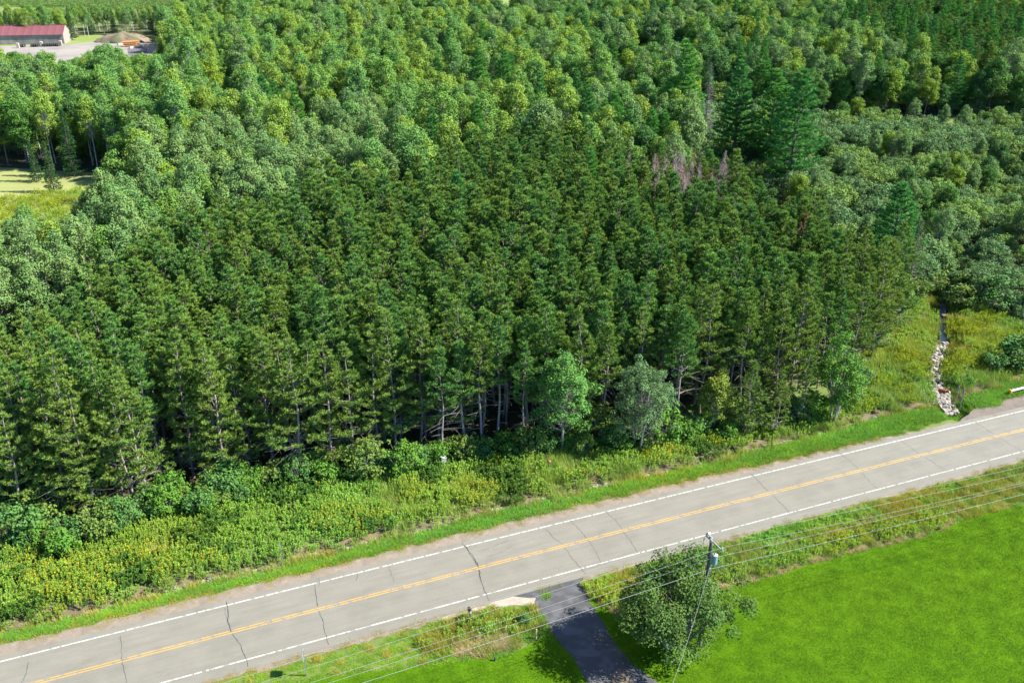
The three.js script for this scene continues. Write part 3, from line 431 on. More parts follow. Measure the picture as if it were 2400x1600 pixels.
const shrubSpots = [[18, 1200, 1.6], [70, 1262, 1.5], [150, 1300, 1.15], [235, 1262, 1.25], [290, 1240, 1.1], [-40, 1270, 1.5], [120, 1225, 1.4], [340, 1205, 1.1], [400, 1180, 1.15], [480, 1165, 1.0], [530, 1160, 1.35], [575, 1150, 1.3], [640, 1135, 0.9], [700, 1128, 1.0], [770, 1130, 0.95], [860, 1118, 1.35], [905, 1104, 0.9], [950, 1110, 1.2], [1075, 1068, 1.0], [1130, 1064, 0.8], [1180, 1060, 1.0], [1245, 1062, 1.25], [1285, 1055, 1.0], [1350, 1050, 0.9], [1395, 1022, 1.35], [1450, 1040, 1.1], [1560, 1036, 1.35], [1605, 1030, 1.0], [1635, 1020, 1.1], [1700, 1030, 0.9], [1790, 1000, 0.9], [1850, 985, 1.0], [1900, 975, 1.15], [1990, 950, 1.0], [2010, 905, 1.2], [200, 1190, 1.5], [60, 1150, 1.5], [820, 1090, 1.0], [1020, 1072, 0.8], [745, 1108, 1.0]];
{ const r = RNG(777); for (let px = -60; px < 620; px += 34) shrubSpots.push([px + r() * 20, lerp(1235, 1125, clamp((px - 150) / 420, 0, 1)) + 12 + r() * 40, 0.5 + r() * 0.55]); for (let px = 640; px < 1640; px += 48) shrubSpots.push([px + r() * 30, 1108 - (px - 640) * 0.078 + r() * 14, 0.6 + r() * 0.4]); for (const [a, b] of [[2075, 770], [2095, 745], [2120, 722], [2140, 705], [2060, 790], [2150, 690], [2100, 715], [2040, 820], [2170, 668], [2130, 690], [2080, 735], [2165, 690]]) shrubSpots.push([a, b, 0.8 + r() * 0.6]); }
const ordinal = n => { const t = ['first', 'second', 'third', 'fourth', 'fifth', 'sixth', 'seventh', 'eighth', 'ninth', 'tenth', 'eleventh', 'twelfth']; return t[n - 1] || n + (n % 10 === 1 && n % 100 !== 11 ? 'st' : n % 10 === 2 && n % 100 !== 12 ? 'nd' : n % 10 === 3 && n % 100 !== 13 ? 'rd' : 'th'); };
shrubSpots.map((s, i) => [...s, i]).sort((a, b) => a[0] - b[0]).forEach(([px, py, s, i], k) => {
  const [x, D] = atBase(px, py), g = protos.shrub[(i * 4 + 1) % 9].clone(); g.scale.set(s * 1.1, s, s * 1.1);
  single(g, x, D, i * 1.9, `leafy green shrub between the pines and the roadside meadow, ${ordinal(k + 1)} from the left`, 'shrub', 'shrubs along the front of the plantation');
});
[[2250, 720, 1.5, 'yellow green'], [2385, 860, 1.7, 'dark green'], [2330, 870, 0.9, 'low dark green'], [2270, 690, 1.4, 'pale green'], [2330, 725, 1.6, 'large dark'], [2190, 680, 1.2, 'grey green']].forEach(([px, py, s, c], i) => { const [x, D] = atBase(px, py), g = protos.shrub[[1, 2, 5, 4, 8, 7][i]].clone(); g.scale.set(s * 1.25, s, s * 1.25); single(g, x, D, i, c + [' bush on the right bank at the head of the creek', ' bush at the right edge above the guardrail end', ' bush beside the big bush above the guardrail', ' bush behind the sand bar of the creek', ' bush at the back of the goldenrod meadow', ' bush left of the sand bar of the creek'][i], 'shrub'); });
{ const [x, D] = atBase(1228, 1462), g = protos.shrub[2].clone(); g.scale.setScalar(0.42); single(g, x, D, 1, 'knee high dark green bush beside the mouth of the driveway', 'shrub'); }
for (const [k, px, py, h] of [[0, 1840, 860, 9], [3, 1770, 845, 10], [1, 1905, 800, 11]]) { const [x, D] = P(px, py, h), g = protos.edgePine[k].clone(); g.scale.setScalar(h / 14.5); single(g, x, D, k, `young red pine at the front of the plantation, ${['left of the dense dark leafy tree', 'left of two other young pines', 'closest to the dense dark leafy tree'][k === 0 ? 0 : k === 3 ? 1 : 2]}`, 'pine tree'); }

// specials, then the woods: the 300 largest of each kind as things of their own, the rest as one mass
const NAMES = { white_pine: 'pine tree', red_pine: 'pine tree', spruce_tree: 'spruce', aspen_tree: 'tree', poplar_tree: 'tree', maple_tree: 'tree', alder_shrub: 'shrub', dead_pine: 'dead tree', browned_pine: 'dead tree', dead_spruce: 'dead tree' };
const PLACE = (x, D, name) => {
  const [u, v] = project(x, D, 10);
  if (inside(PLANT, x, D)) return name === 'red_pine' ? (distTo(EDGE, x, D) < 25 ? 'a few rows inside the plantation front' : 'deep inside the plantation') : 'among the red pines of the plantation';
  if (name === 'alder_shrub' && x < 0) return 'along the tree line of the hay field';
  if (name === 'alder_shrub') return D < 130 ? 'in the thicket right of the creek' : D < 185 ? 'in the middle of the thicket right of the plantation' : 'at the far side of the thicket behind the creek';
  if (inside(NE, x, D)) return u < 1700 ? 'in the dark woods beyond the marsh strip' : 'in the dark woods behind the alder thicket';
  if (inside(BIRCH, x, D)) return 'in the stand between hay field and farm yard';
  if (u < 480 && v < 140) return 'around the farm yard and corn field';
  if (u < 500) return 'beside the hay field, left of the plantation';
  return v < 130 ? 'in the far woods right of the farm yard' : u < 950 ? 'in the woods right of the hay field' : 'in the woods behind the plantation';
};
const TINT = { red_pine: ['olive green', 'dark green', 'yellowish green'], aspen_tree: ['light green', 'yellow green', 'fresh green'], poplar_tree: ['silvery green', 'grey green'], maple_tree: ['mid green', 'yellow lit', 'deep green'], alder_shrub: ['grey green', 'dull green', 'yellowish green'], white_pine: ['blue green', 'deep green'], spruce_tree: ['dark', 'green'], dead_pine: ['bare grey'], browned_pine: ['rusty'], dead_spruce: ['bare grey'] };  // foliage colour words, in the order of the material variants
const WHITE_AT = ['among the browned pines at the plantation back', 'behind the browned pines, left one of two close together', 'behind the browned pines, right one of two close together', 'rising from the middle of the plantation back', 'left of the two grey dead spruces', 'at the back left corner of the plantation', 'left neighbour of the pine at the back left corner', 'above the silvery poplars at the plantation back', 'at the left end of the marsh strip', 'left of the browned pines', 'below the tallest white pine', 'between the marsh strip and the browned pines'], SPRUCE_AT = ['the taller of two at the edge of the hay field', 'the shorter of two at the edge of the hay field', 'alone at the right end of the corn field', 'above the barn roof', 'small, right beside the mown hay field', 'in the far woods right of the farm yard'];
let wi = 0, si = 0;
for (const s of specials) {
  const g = protos[s.key][s.v % protos[s.key].length].clone(), base = { whitePine: 22, spruce: 14, bigDead: 19, thinSpruce: 13 }[s.key]; { const k = s.h / base, b = s.key === 'whitePine' && s.label ? (s.h < 20 ? 1.5 : 1.32) : 1; g.scale.set(k * b, k, k * b); } g.rotation.z = s.tilt;
  single(g, s.x, s.D, s.turn, s.label || (s.key === 'whitePine' ? 'blue green white pine ' + WHITE_AT[wi++] : 'dark spruce ' + SPRUCE_AT[si++]), s.cat); g.rotation.z = s.tilt;
}
const byName = {};
for (const t of trees) { t.p = protos[t.key][t.v % protos[t.key].length]; t.tx = (hash2(Math.round(t.x * 10), Math.round(t.D * 10), 1) - 0.5) * 0.09; t.tz = (hash2(Math.round(t.x * 10), Math.round(t.D * 10), 2) - 0.5) * 0.09; const [u, v, d] = project(t.x, t.D, 8); t.d = d; t.seen = u > -30 && u < 2430 && v > -60 && v < 1700; (byName[t.p.name] ||= []).push(t); }
const MASS = { red_pine: ['red_pine_forest', 'remaining red pines standing close together in the plantation and the far right woods'], aspen_tree: ['aspen_forest', 'remaining aspens merging into the far woods'], poplar_tree: ['poplar_forest', 'remaining silvery poplars merging into the far woods'], maple_tree: ['maple_forest', 'remaining maples merging into the far dark woods'], alder_shrub: ['alder_shrubbery', 'remaining grey green alders of the thicket right of the plantation'], white_pine: ['white_pine_forest', 'remaining white pines scattered through the far woods'], spruce_tree: ['spruce_forest', 'remaining spruces scattered through the woods'] };
const LAND = [['farm shed', 90, 100], ['brown earth mound', 290, 97], ['right end of the hay field', 228, 405], ['right end of the corn field', 425, 16], ['pale clearing at the top', 1172, 4], ['marsh strip', 1550, 176], ['bright leafy roadside tree', 1318, 1064], ['grey green roadside willow', 1498, 1054], ['white box in the weeds', 1040, 1092], ['lower left road sign', 661, 1319], ['dense dark leafy roadside tree', 1955, 985], ['creek sand bar', 2223, 736], ['guardrail end', 2368, 925], ['dead pine patch', 1610, 500]].map(([n, a, b]) => [n, ...P(a, b)]);
for (const sp0 of specials) { const n = sp0.label && sp0.label.startsWith('tallest white') ? 'tallest white pine' : sp0.label && sp0.label.startsWith('widest') ? 'widest white pine' : sp0.label && sp0.label.startsWith('dark white pine') ? 'lone dark white pine' : null; if (n) LAND.push([n, sp0.x, sp0.D]); }
{ const [x, D] = P(960, 265, 17); LAND.push(['back corner pine', x, D]); }
{ const [x, D] = P(700, 60, 13); LAND.push(['dark far spruce', x, D]); }
{ const [x, D] = P(40, 560, 12); LAND.push(['silvery poplars at the left edge', x, D]); }
const rankOf = new Map();
function rankLabels(list) {
  const g = {};
  for (const t of list) { let best = null; for (const [n, x, D] of LAND) { const dx = t.x - x, dz = t.D - D, q = Math.hypot(dx, dz); if (!best || q < best.q) best = { n, q, side: Math.abs(dx) > Math.abs(dz) ? (dx < 0 ? 'left of' : 'right of') : dz > 0 ? 'behind' : 'in front of' }; } const tint = TINT[t.p.name][protos[t.key].indexOf(t.p) % TINT[t.p.name].length]; t.tint = tint; (g[tint + best.n + best.side] ||= []).push([best, t]); }
  for (const L of Object.values(g)) L.sort((a, b) => a[0].q - b[0].q).forEach(([b, t], i) => rankOf.set(t, `${i ? ordinal(i + 1) + ' nearest' : 'nearest'} ${b.side} the ${b.n}`));
}
const frontRow = [];
const counts = {};
for (const [name, list] of Object.entries(byName)) {
  list.sort((a, b) => (b.seen - a.seen) || a.d - b.d);
  const single_ = list.filter(t => t.seen).slice(0, 285), rest = list.filter(t => !single_.includes(t)), place = {};
  counts[name] = [single_.length, rest.length]; rankLabels(single_);
  for (const t of single_) {
    const g = t.p.clone(); g.scale.setScalar(t.s);
    const where = PLACE(t.x, t.D, name), tint = TINT[name][protos[t.key].indexOf(t.p) % TINT[name].length], common = name.replace('_tree', '').replace('_shrub', '').replace('_', ' ');
    g.rotation.x = t.tx; g.rotation.z = t.tz; single(g, t.x, t.D, t.turn, `${tint} ${common}, ${rankOf.get(t)}`, NAMES[name], `${tint} ${common}s ${where}`);
    if (t.key === 'edgePine') frontRow.push(g);
  }
  if (!rest.length) continue;
  const [mn, ml] = MASS[name] || [name + '_forest', 'remaining trees of this kind in the woods'];
  const mass = new THREE.Group(); mass.name = numbered(mn); tag(mass, ml, 'woods', null, 'stuff'); scene.add(mass);
  const by = new Map(); for (const t of rest) { if (!by.has(t.p)) by.set(t.p, []); by.get(t.p).push(t); }
  const o = new THREE.Object3D(), geoms = new Map();
  for (const [p, ts] of by) for (const c of p.children) {
    const im = shadows(new THREE.InstancedMesh(c.geometry, c.material, ts.length)); im.name = c.name; im.userData.kind = 'stuff';
    ts.forEach((t, i) => { o.position.set(t.x, ground(t.x, t.D) - 0.05, -t.D); o.rotation.set(t.tx, t.turn, t.tz); o.scale.setScalar(t.s); o.updateMatrix(); im.setMatrixAt(i, o.matrix); });
    mass.add(im);
  }
}
frontRow.sort((a, b) => a.position.x - b.position.x).forEach((g, i) => { g.userData.label = `red pine in the front row of the plantation, ${ordinal(i + 1)} from the left`; g.userData.group = 'front row of the red pine plantation'; });

// ---------------------------------------------------------------- meadow, verge and lawn plants
function forbs(seed, o) {
  const r = RNG(seed), m = new MB(), rad = o.rad || 0.7;
  for (let i = 0; i < o.n; i++) {
    const a = r() * 6.28, q = Math.sqrt(r()) * rad, h = o.h * (0.6 + r() * 0.6), b = [Math.cos(a) * q, 0, Math.sin(a) * q], top = [b[0] + (r() - 0.5) * 0.3 * h, h, b[2] + (r() - 0.5) * 0.3 * h], tint = jitter(r, 0.2, 0.3);
    const col = k => { const j = jitter(r, 0.12, 0.25); return [k[0] * tint[0] * j[0], k[1] * tint[1] * j[1], k[2] * tint[2] * j[2]]; };
    for (let l = 0; l < o.leaves; l++) {
      const f = 0.15 + 0.85 * Math.sqrt((l + r()) / o.leaves), p = [0, 1, 2].map(j => lerp(b[j], top[j], f)), d = norm([r() - 0.5, 0.15 + r() * o.up, r() - 0.5]), s = norm(cross(d, [0, 1, 0])), L = o.ll * (0.6 + r() * 0.7), c = add(p, d, L * 0.5), e = add(p, d, L), k = col(o.color);
      e[1] -= L * o.droop; m.tri(p, add(c, s, o.lw), e, k); m.tri(p, e, add(c, s, -o.lw), k);
    }
    if (r() < (o.fp || 0)) for (let f = 0; f < o.fn; f++) { const p = add(top, [(r() - 0.5) * o.fs * 2.4, -r() * o.fs * (o.plume || 1), (r() - 0.5) * o.fs * 2.4]), u = norm(add([0, 1.2, 0], rdir(r))), s = norm(cross(u, rdir(r))), v = cross(u, s), k = col(o.fc), z = o.fs * (0.6 + r() * 0.6); m.quad(add(p, s, z), add(p, v, z), add(p, s, -z), add(p, v, -z), k); }
  }
  return m.geo();
}
function blades(seed, n, rad, h, w, color, lean = 0.5, vary = 0.3) {
  const r = RNG(seed), m = new MB();
  for (let i = 0; i < n; i++) { const ga = r() * 6.28, gq = rad * (r() + r()) * 0.62, x = Math.cos(ga) * gq, z = Math.sin(ga) * gq, a = r() * 6.28, L = h * (0.55 + r() * 0.7), l = L * lean * (0.3 + r()), b = [x, -0.01, z], t = [x + Math.cos(a) * l, L, z + Math.sin(a) * l], s = [Math.sin(a) * w, 0, -Math.cos(a) * w], j = jitter(r, vary * 0.6, vary); m.tri(add(b, s), add(b, s, -1), t, [color[0] * j[0], color[1] * j[1], color[2] * j[2]]); }
  return m.geo();
}
const plantMat = new THREE.MeshPhysicalMaterial({ color: 0xffffff, roughness: 0.75, transmission: 0.3, thickness: 0, vertexColors: true, side: THREE.DoubleSide, specularIntensity: 0.15 });
const G = {
  green: [forbs(3001, { n: 20, h: 0.85, leaves: 15, ll: 0.15, lw: 0.05, up: 0.4, droop: 0.25, color: [0.190, 0.335, 0.038] }), forbs(3002, { n: 20, h: 0.75, leaves: 15, ll: 0.14, lw: 0.045, up: 0.5, droop: 0.2, color: [0.212, 0.345, 0.048] })],
  sun: [forbs(3003, { n: 19, h: 1.0, leaves: 14, ll: 0.16, lw: 0.05, up: 0.35, droop: 0.3, color: [0.185, 0.322, 0.038], fp: 0.6, fn: 3, fs: 0.046, fc: [0.66, 0.34, 0.012] }), forbs(3004, { n: 18, h: 1.1, leaves: 15, ll: 0.16, lw: 0.05, up: 0.35, droop: 0.3, color: [0.174, 0.304, 0.036], fp: 0.35, fn: 3, fs: 0.046, fc: [0.62, 0.36, 0.012] })],
  gold: [forbs(3005, { n: 26, h: 1.0, leaves: 13, ll: 0.16, lw: 0.028, up: 0.6, droop: 0.1, color: [0.19, 0.29, 0.020], fp: 0.6, fn: 5, fs: 0.05, plume: 2, fc: [0.40, 0.40, 0.012] })],
  tall: [blades(3006, 170, 0.7, 0.95, 0.018, [0.269, 0.384, 0.058], 0.5), blades(3007, 170, 0.7, 0.8, 0.018, [0.307, 0.397, 0.086], 0.7)],
  bramble: [forbs(3008, { n: 22, h: 0.95, leaves: 13, ll: 0.2, lw: 0.06, up: 0.5, droop: 0.3, color: [0.075, 0.17, 0.024] })],
  dry: [blades(3009, 150, 0.7, 0.55, 0.018, [0.40, 0.33, 0.15], 1.3)],
  olive: [blades(3010, 190, 0.7, 0.6, 0.016, [0.346, 0.339, 0.067], 0.6), blades(3011, 190, 0.7, 0.7, 0.016, [0.294, 0.346, 0.058], 0.6)],
  verge: [blades(3012, 260, 0.6, 0.2, 0.016, [0.200, 0.388, 0.032], 0.9), blades(3013, 260, 0.6, 0.26, 0.016, [0.169, 0.344, 0.041], 1.0)],
  lawn: [blades(3014, 300, 0.85, 0.07, 0.02, [0.067, 0.164, 0.003], 1.3, 0.55), blades(3015, 300, 0.85, 0.07, 0.02, [0.060, 0.157, 0.003], 1.5, 0.55)],
  stubble: [blades(3016, 150, 0.6, 0.14, 0.016, [0.30, 0.29, 0.035], 0.9)],
};
const put = {}; for (const k in G) put[k] = G[k].map(() => []);
const RP = RNG(555);
function plant(k, x, D, s, tint) { const L = put[k][Math.floor(RP() * put[k].length)]; L.push([x, D, s, RP() * 6.28, tint || [1, 1, 1]]); }
function scatter(x0, x1, d0, d1, step, fn) { for (let D = d0; D < d1; D += step) for (let x = x0; x < x1; x += step) { const px = x + (RP() - 0.5) * step, pd = D + (RP() - 0.5) * step; const [u, v] = project(px, pd, 0); if (u < -90 || u > 2490 || v > 1680) continue; fn(px, pd); } }
const toneG = (x, D, s = 0) => { const n = fbm(x * 0.35, D * 0.35, 140 + s), m = noise(x * 0.12, D * 0.12, 150 + s), v = 0.78 + n * 0.42; return [v * (0.85 + m * 0.34), v, v * (1.15 - m * 0.35)]; };
const MEADOWLINE = MEADOW.map(p => p).sort((a, b) => a[0] - b[0]);
const backOf = x => table(MEADOWLINE, x);
scatter(-62, 62, 58, 112, 0.78, (x, D) => {                            // roadside meadow between ditch and pines
  const df = dFar(x, D), dd = df - ditchAt(x); if (dd < 0.3 || D > backOf(x) + 3.5 || x > 40) return;
  const n = fbm(x * 0.22, D * 0.22, 160), m = noise(x * 0.5, D * 0.5, 161), q = RP(), deep = D > backOf(x), leftness = smooth(8, -12, x), s = 0.75 + RP() * 0.5;
  if (deep) { if (q < 0.6) plant(q < 0.35 ? 'bramble' : 'green', x, D, s, toneG(x, D)); return; }
  let k = 'green';
  if (n > 0.66) k = 'bramble'; else if (noise(x * 0.28, D * 0.28, 163) < 0.26 + 0.26 * leftness) k = 'sun'; else if (n < 0.40 && x > -14) k = 'tall'; else if (m > 0.75 && x > -6) k = 'gold';
  if (q < 0.015) k = 'dry';
  plant(k, x, D, s * (dd < 1.2 ? 0.7 : 1), toneG(x, D));
});
scatter(28, 80, 90, 150, 0.8, (x, D) => {                               // goldenrod meadow on both banks of the creek
  if (!inside(RIGHTMEADOW, x, D)) return; const dd = dFar(x, D) - ditchAt(x), c = distTo(CREEK, x, D); if (dd < 0.6 || c < 0.75) return;
  const n = fbm(x * 0.16, D * 0.16, 170), q = RP(); let k = n < 0.42 ? 'gold' : n < 0.55 ? 'tall' : n < 0.7 ? 'green' : 'olive'; if (q < 0.1) k = 'tall'; if (q > 0.95) k = 'bramble';
  plant(k, x, D, 0.75 + RP() * 0.45, toneG(x, D, 3));
});
scatter(30, 85, 80, 125, 0.8, (x, D) => { const dd = dFar(x, D) - ditchAt(x); if (dd < 0.3 || distTo(CREEK, x, D) < 1.5) return; if (!inside(RIGHTMEADOW, x, D) && x > 30 && dd < 5 && D < 118) plant(RP() < 0.5 ? 'tall' : 'green', x, D, 0.5 + RP() * 0.35, toneG(x, D, 4)); });
scatter(-62, 100, 54, 118, 0.5, (x, D) => {                             // mown verge between gravel and ditch, rough edges
  const df = dFar(x, D), g0 = table(GRAVEL, x) + (noise(x * 1.1, 0, 41) - 0.5) * 0.5, d0 = ditchAt(x);
  if (df > g0 - 0.1 && df < d0 - 0.1 + (RP() - 0.5) * 0.5) {
    if (x > 44 && df < g0 + (x - 44) * 0.1) return;
    const e = df - g0; if (e < 0.35) plant('stubble', x, D, 0.7 + RP() * 0.4, toneG(x, D, 6)); else plant(d0 - df < 0.8 && RP() < 0.25 ? 'olive' : RP() < 0.1 ? 'stubble' : 'verge', x, D, e > 1.6 ? 1.15 : 0.85, toneG(x, D, 6));
  } else if (df > g0 - 0.8 && df <= g0 && RP() < 0.18) plant('stubble', x, D, 0.5, toneG(x, D, 6));
});
const DRYPATCH = polyP(0, [1055, 1535], [1070, 1510], [1130, 1495], [1190, 1490], [1225, 1505], [1200, 1530], [1130, 1540]), OLIVE = polyP(0, [985, 1500], [1040, 1465], [1120, 1440], [1205, 1432], [1235, 1450], [1225, 1480], [1150, 1490], [1060, 1515], [990, 1525]);
const inDrive = (x, D) => inside(driveLine, x, D);
scatter(-40, 100, 46, 112, 0.55, (x, D) => {                            // near side of the road
  const dn = dNear(x, D); if (dn < 1.2 || inDrive(x, D)) return; const [u, v] = project(x, D, 0);
  if (u > 1035 && u < 1262 && dn < 2.0 + smooth(1150, 1240, u) * 0.9 && v < 1424) return;
  const right = x > P(1364, 1390)[0] + 0.2 && !inside(LAWN_L, x, D), lawn = right ? inside(LAWN_R, x, D) : inside(LAWN_L, x, D), n = fbm(x * 0.2, D * 0.2, 180), q = RP();
  if (dn < 2.0) { if (q < 0.55) plant('stubble', x, D, 0.6 + RP() * 0.4, toneG(x, D, 7)); return; }
  if (lawn) return;
  if (!right) {
    if (inside(DRYPATCH, x, D)) plant(q < 0.6 ? 'dry' : 'olive', x, D, 0.7, toneG(x, D, 7));
    else if (inside(OLIVE, x, D)) plant(q < 0.12 ? 'green' : 'olive', x, D, 0.9, toneG(x, D, 7));
    else if (u < 1000) plant(q < 0.06 ? 'olive' : 'verge', x, D, 0.45, toneG(x, D, 7)); else plant(q < 0.2 ? 'olive' : 'verge', x, D, 0.8, toneG(x, D, 7));
    return;
  }
  // between road and lawn on the right: grass, then a taller row of goldenrod and weeds along the lawn
  const back = distTo(LAWN_R.slice(-14), x, D);
  if (u > 2250) { plant(q < 0.5 ? 'stubble' : q < 0.75 ? 'olive' : 'verge', x, D, 0.8, toneG(x, D, 8)); return; }
  if (back < 0.35) plant('dry', x, D, 0.5, [1, 1, 1]);
  else if (back < 2.3 && u < 2210) plant(q < 0.45 ? 'green' : q < 0.62 ? 'gold' : q < 0.9 ? 'tall' : 'sun', x, D, 0.6 + RP() * 0.3, toneG(x, D, 8));
  else if (dn < 3.8 && n > 0.36) plant(q < 0.5 ? 'green' : 'verge', x, D, q < 0.5 ? 0.45 : 1.2, toneG(x, D, 8));
  else plant(n < 0.42 ? 'olive' : q < 0.15 ? 'dry' : q < 0.5 ? 'tall' : q < 0.6 ? 'green' : 'olive', x, D, 0.6 + 0.2 * RP(), toneG(x, D, 8));
});
scatter(-40, 75, 45, 98, 0.75, (x, D) => {                              // lawn blades
  if (inDrive(x, D) || !(inside(LAWN_R, x, D) || inside(LAWN_L, x, D))) return;
  const n = fbm(x * 0.22, D * 0.45, 190), m = noise(x * 0.09, D * 0.12, 191), v = 0.86 + n * 0.26; plant('lawn', x, D, 1, [v * (0.82 + m * 0.42), v, v]);
});
scatter(-170, -20, 150, 215, 1.3, (x, D) => { const [u, v] = project(x, D, 0); if (v > 468 - 0.11 * u && u < 330 && !inside(POPL[0], x, D)) plant(RP() < 0.5 ? 'gold' : 'tall', x, D, 0.9 + RP() * 0.5, toneG(x, D, 9)); });
scatter(70, 260, 150, 300, 1.8, (x, D) => { if (inside(MARSH, x, D)) plant(RP() < 0.6 ? 'tall' : 'green', x, D, 1.2, toneG(x, D, 9)); });
const WEEDS = { green: ['green_weeds', 'leafy green weeds of the roadside meadow'], sun: ['sunflower_weeds', 'tall weeds with orange yellow flower heads in the roadside meadow'], gold: ['goldenrod_weeds', 'yellow green goldenrod in flower beside the creek and lawn'], tall: ['tall_grass', 'tall light green grass in the meadows'], bramble: ['bramble_undergrowth', 'dark broad leaved brambles along the pines'], dry: ['dry_grass', 'straw coloured dead grass beside the driveway and lawn edge'], olive: ['rough_grass', 'olive gold rough grass on the near roadside'], verge: ['verge_grass', 'bright green cut grass of the road verge'], lawn: ['lawn_grass', 'short mown grass of the lawns'], stubble: ['stubble_grass', 'thin yellowish grass growing into the gravel shoulders'] };
for (const k in G) {
  const g = new THREE.Group(); const [n, l] = WEEDS[k]; g.name = numbered(n); tag(g, l, k === 'lawn' || k === 'verge' ? 'grass' : 'plants', null, 'stuff'); const o = new THREE.Object3D(), c = new THREE.Color();
  G[k].forEach((geo, i) => { const L = put[k][i]; if (!L.length) return; const im = shadows(new THREE.InstancedMesh(geo, plantMat, L.length)); im.name = k === 'lawn' || k === 'verge' ? 'grass' : 'plants'; im.userData.kind = 'stuff'; L.forEach(([x, D, s, t, tint], j) => { o.position.set(x, ground(x, D), -D); o.rotation.set(0, t, 0); o.scale.set(Math.max(s, 0.6), s, Math.max(s, 0.6)); o.updateMatrix(); im.setMatrixAt(j, o.matrix); im.setColorAt(j, c.setRGB(...tint)); }); g.add(im); });
  scene.add(g);
}

// ---------------------------------------------------------------- stones in the ditch and the creek
const stoneMat = std({ vertexColors: true, roughness: 0.95, side: THREE.FrontSide });
function stone(seed) { const r = RNG(seed), g = new THREE.IcosahedronGeometry(1, 1), p = g.attributes.position, c = []; const k = 0.10 + r() * 0.11, w = r() * 0.12; for (let i = 0; i < p.count; i++) { const x = p.getX(i), y = p.getY(i), z = p.getZ(i), f = 0.72 + 0.5 * noise(x * 1.3 + 5, y * 1.3 + z * 1.7 + 5, seed); p.setXYZ(i, x * f * 1.2, y * f * 0.62, z * f * 0.9); c.push(k * (1 + w), k, k * (0.95 - w)); } g.setAttribute('color', new THREE.Float32BufferAttribute(c, 3)); g.deleteAttribute('normal'); return g; }
const stones = seeds(4, 4001).map(stone), sp = stones.map(() => []);
{
  const r = RNG(4100);
  for (let x = -48; x < 50; x += 0.07) { const g = smooth(0.40, 0.62, noise(x * 0.16, 2, 43)) * 0.85 + 0.12; if (r() > g) continue; const D = FAR(x) + (ditchAt(x) + (r() - 0.45) * 0.85) / CA; sp[Math.floor(r() * 4)].push([x, D, 0.08 + r() * r() * 0.22]); }
  for (let i = 0; i < 430; i++) { const t = r(), k = Math.floor(4.2 + t * 4.6), [ax, ay] = CREEK[k], [bx, by] = CREEK[Math.min(k + 1, CREEK.length - 1)], f = r(), x = lerp(ax, bx, f) + (r() - 0.6) * 1.9, D = lerp(ay, by, f) + (r() - 0.5) * 1.5; if (D < 101) continue; sp[Math.floor(r() * 4)].push([x, D, 0.12 + r() * r() * 0.32]); }
  for (let i = 0; i < 130; i++) { const [x, D] = P(2195 + (r() - 0.5) * 62, 920 + (r() - 0.5) * 34); sp[Math.floor(r() * 4)].push([x, D, 0.1 + r() * r() * 0.28]); }
  const g = new THREE.Group(); g.name = 'ditch_rubble'; tag(g, 'pale stones lining the ditch and the creek bed', 'stones', null, 'stuff'); const o = new THREE.Object3D(), c = new THREE.Color();
  stones.forEach((geo, i) => { const im = shadows(new THREE.InstancedMesh(geo, stoneMat, sp[i].length)); im.name = 'stones'; im.userData.kind = 'stuff'; sp[i].forEach(([x, D, s], j) => { o.position.set(x, Math.max(ground(x, D), -0.66) + s * 0.15, -D); o.rotation.set(r() * 0.5, r() * 6.28, r() * 0.5); o.scale.setScalar(s); o.updateMatrix(); im.setMatrixAt(j, o.matrix); const v = 0.75 + r() * 0.7; im.setColorAt(j, c.setRGB(v * 1.04, v, v * 0.96)); }); g.add(im); });
  scene.add(g);
}

// ---------------------------------------------------------------- utility pole, wires
const hAt = (x, D, py) => { let a = -2, b = 60; for (let i = 0; i < 50; i++) { const m = (a + b) / 2; project(x, D, m)[1] > py ? a = m : b = m; } return a; };
const woodTex = tex(256, (u, v, x, y) => { const k = 0.05 + noise(u * 40, v * 3, 301, 40) * 0.04 + (hash2(x, y, 301) - 0.5) * 0.03; return [k * 1.05, k, k * 0.92]; });
const poleMat = std({ map: woodTex, roughness: 0.95 }), greyWood = std({ color: lin(0.2, 0.2, 0.195), roughness: 0.9 }), galv = std({ color: lin(0.42, 0.43, 0.43), roughness: 0.5, metalness: 0.5 }), porcelain = std({ color: lin(0.33, 0.35, 0.36), roughness: 0.25 }), blackM = std({ color: lin(0.02, 0.02, 0.022), roughness: 0.5 });
const cyl = (r0, r1, h, n = 12, open = false) => new THREE.CylinderGeometry(r1, r0, h, n, 1, open);
function between(a, b, w, h) { const g = new THREE.BoxGeometry(1, 1, 1), d = new THREE.Vector3(...sub(b, a)), L = d.length(); g.scale(w, h, L); g.applyQuaternion(new THREE.Quaternion().setFromUnitVectors(new THREE.Vector3(0, 0, 1), d.clone().normalize())); g.translate((a[0] + b[0]) / 2, (a[1] + b[1]) / 2, (a[2] + b[2]) / 2); return g; }
const join = list => mergeGeometries(list.map(g => { const q = g.index ? g.toNonIndexed() : g; for (const k of Object.keys(q.attributes)) if (!['position', 'normal', 'uv'].includes(k)) q.deleteAttribute(k); return q; }));
const POLE = P(1667, 1271, 11);
const attach = {};
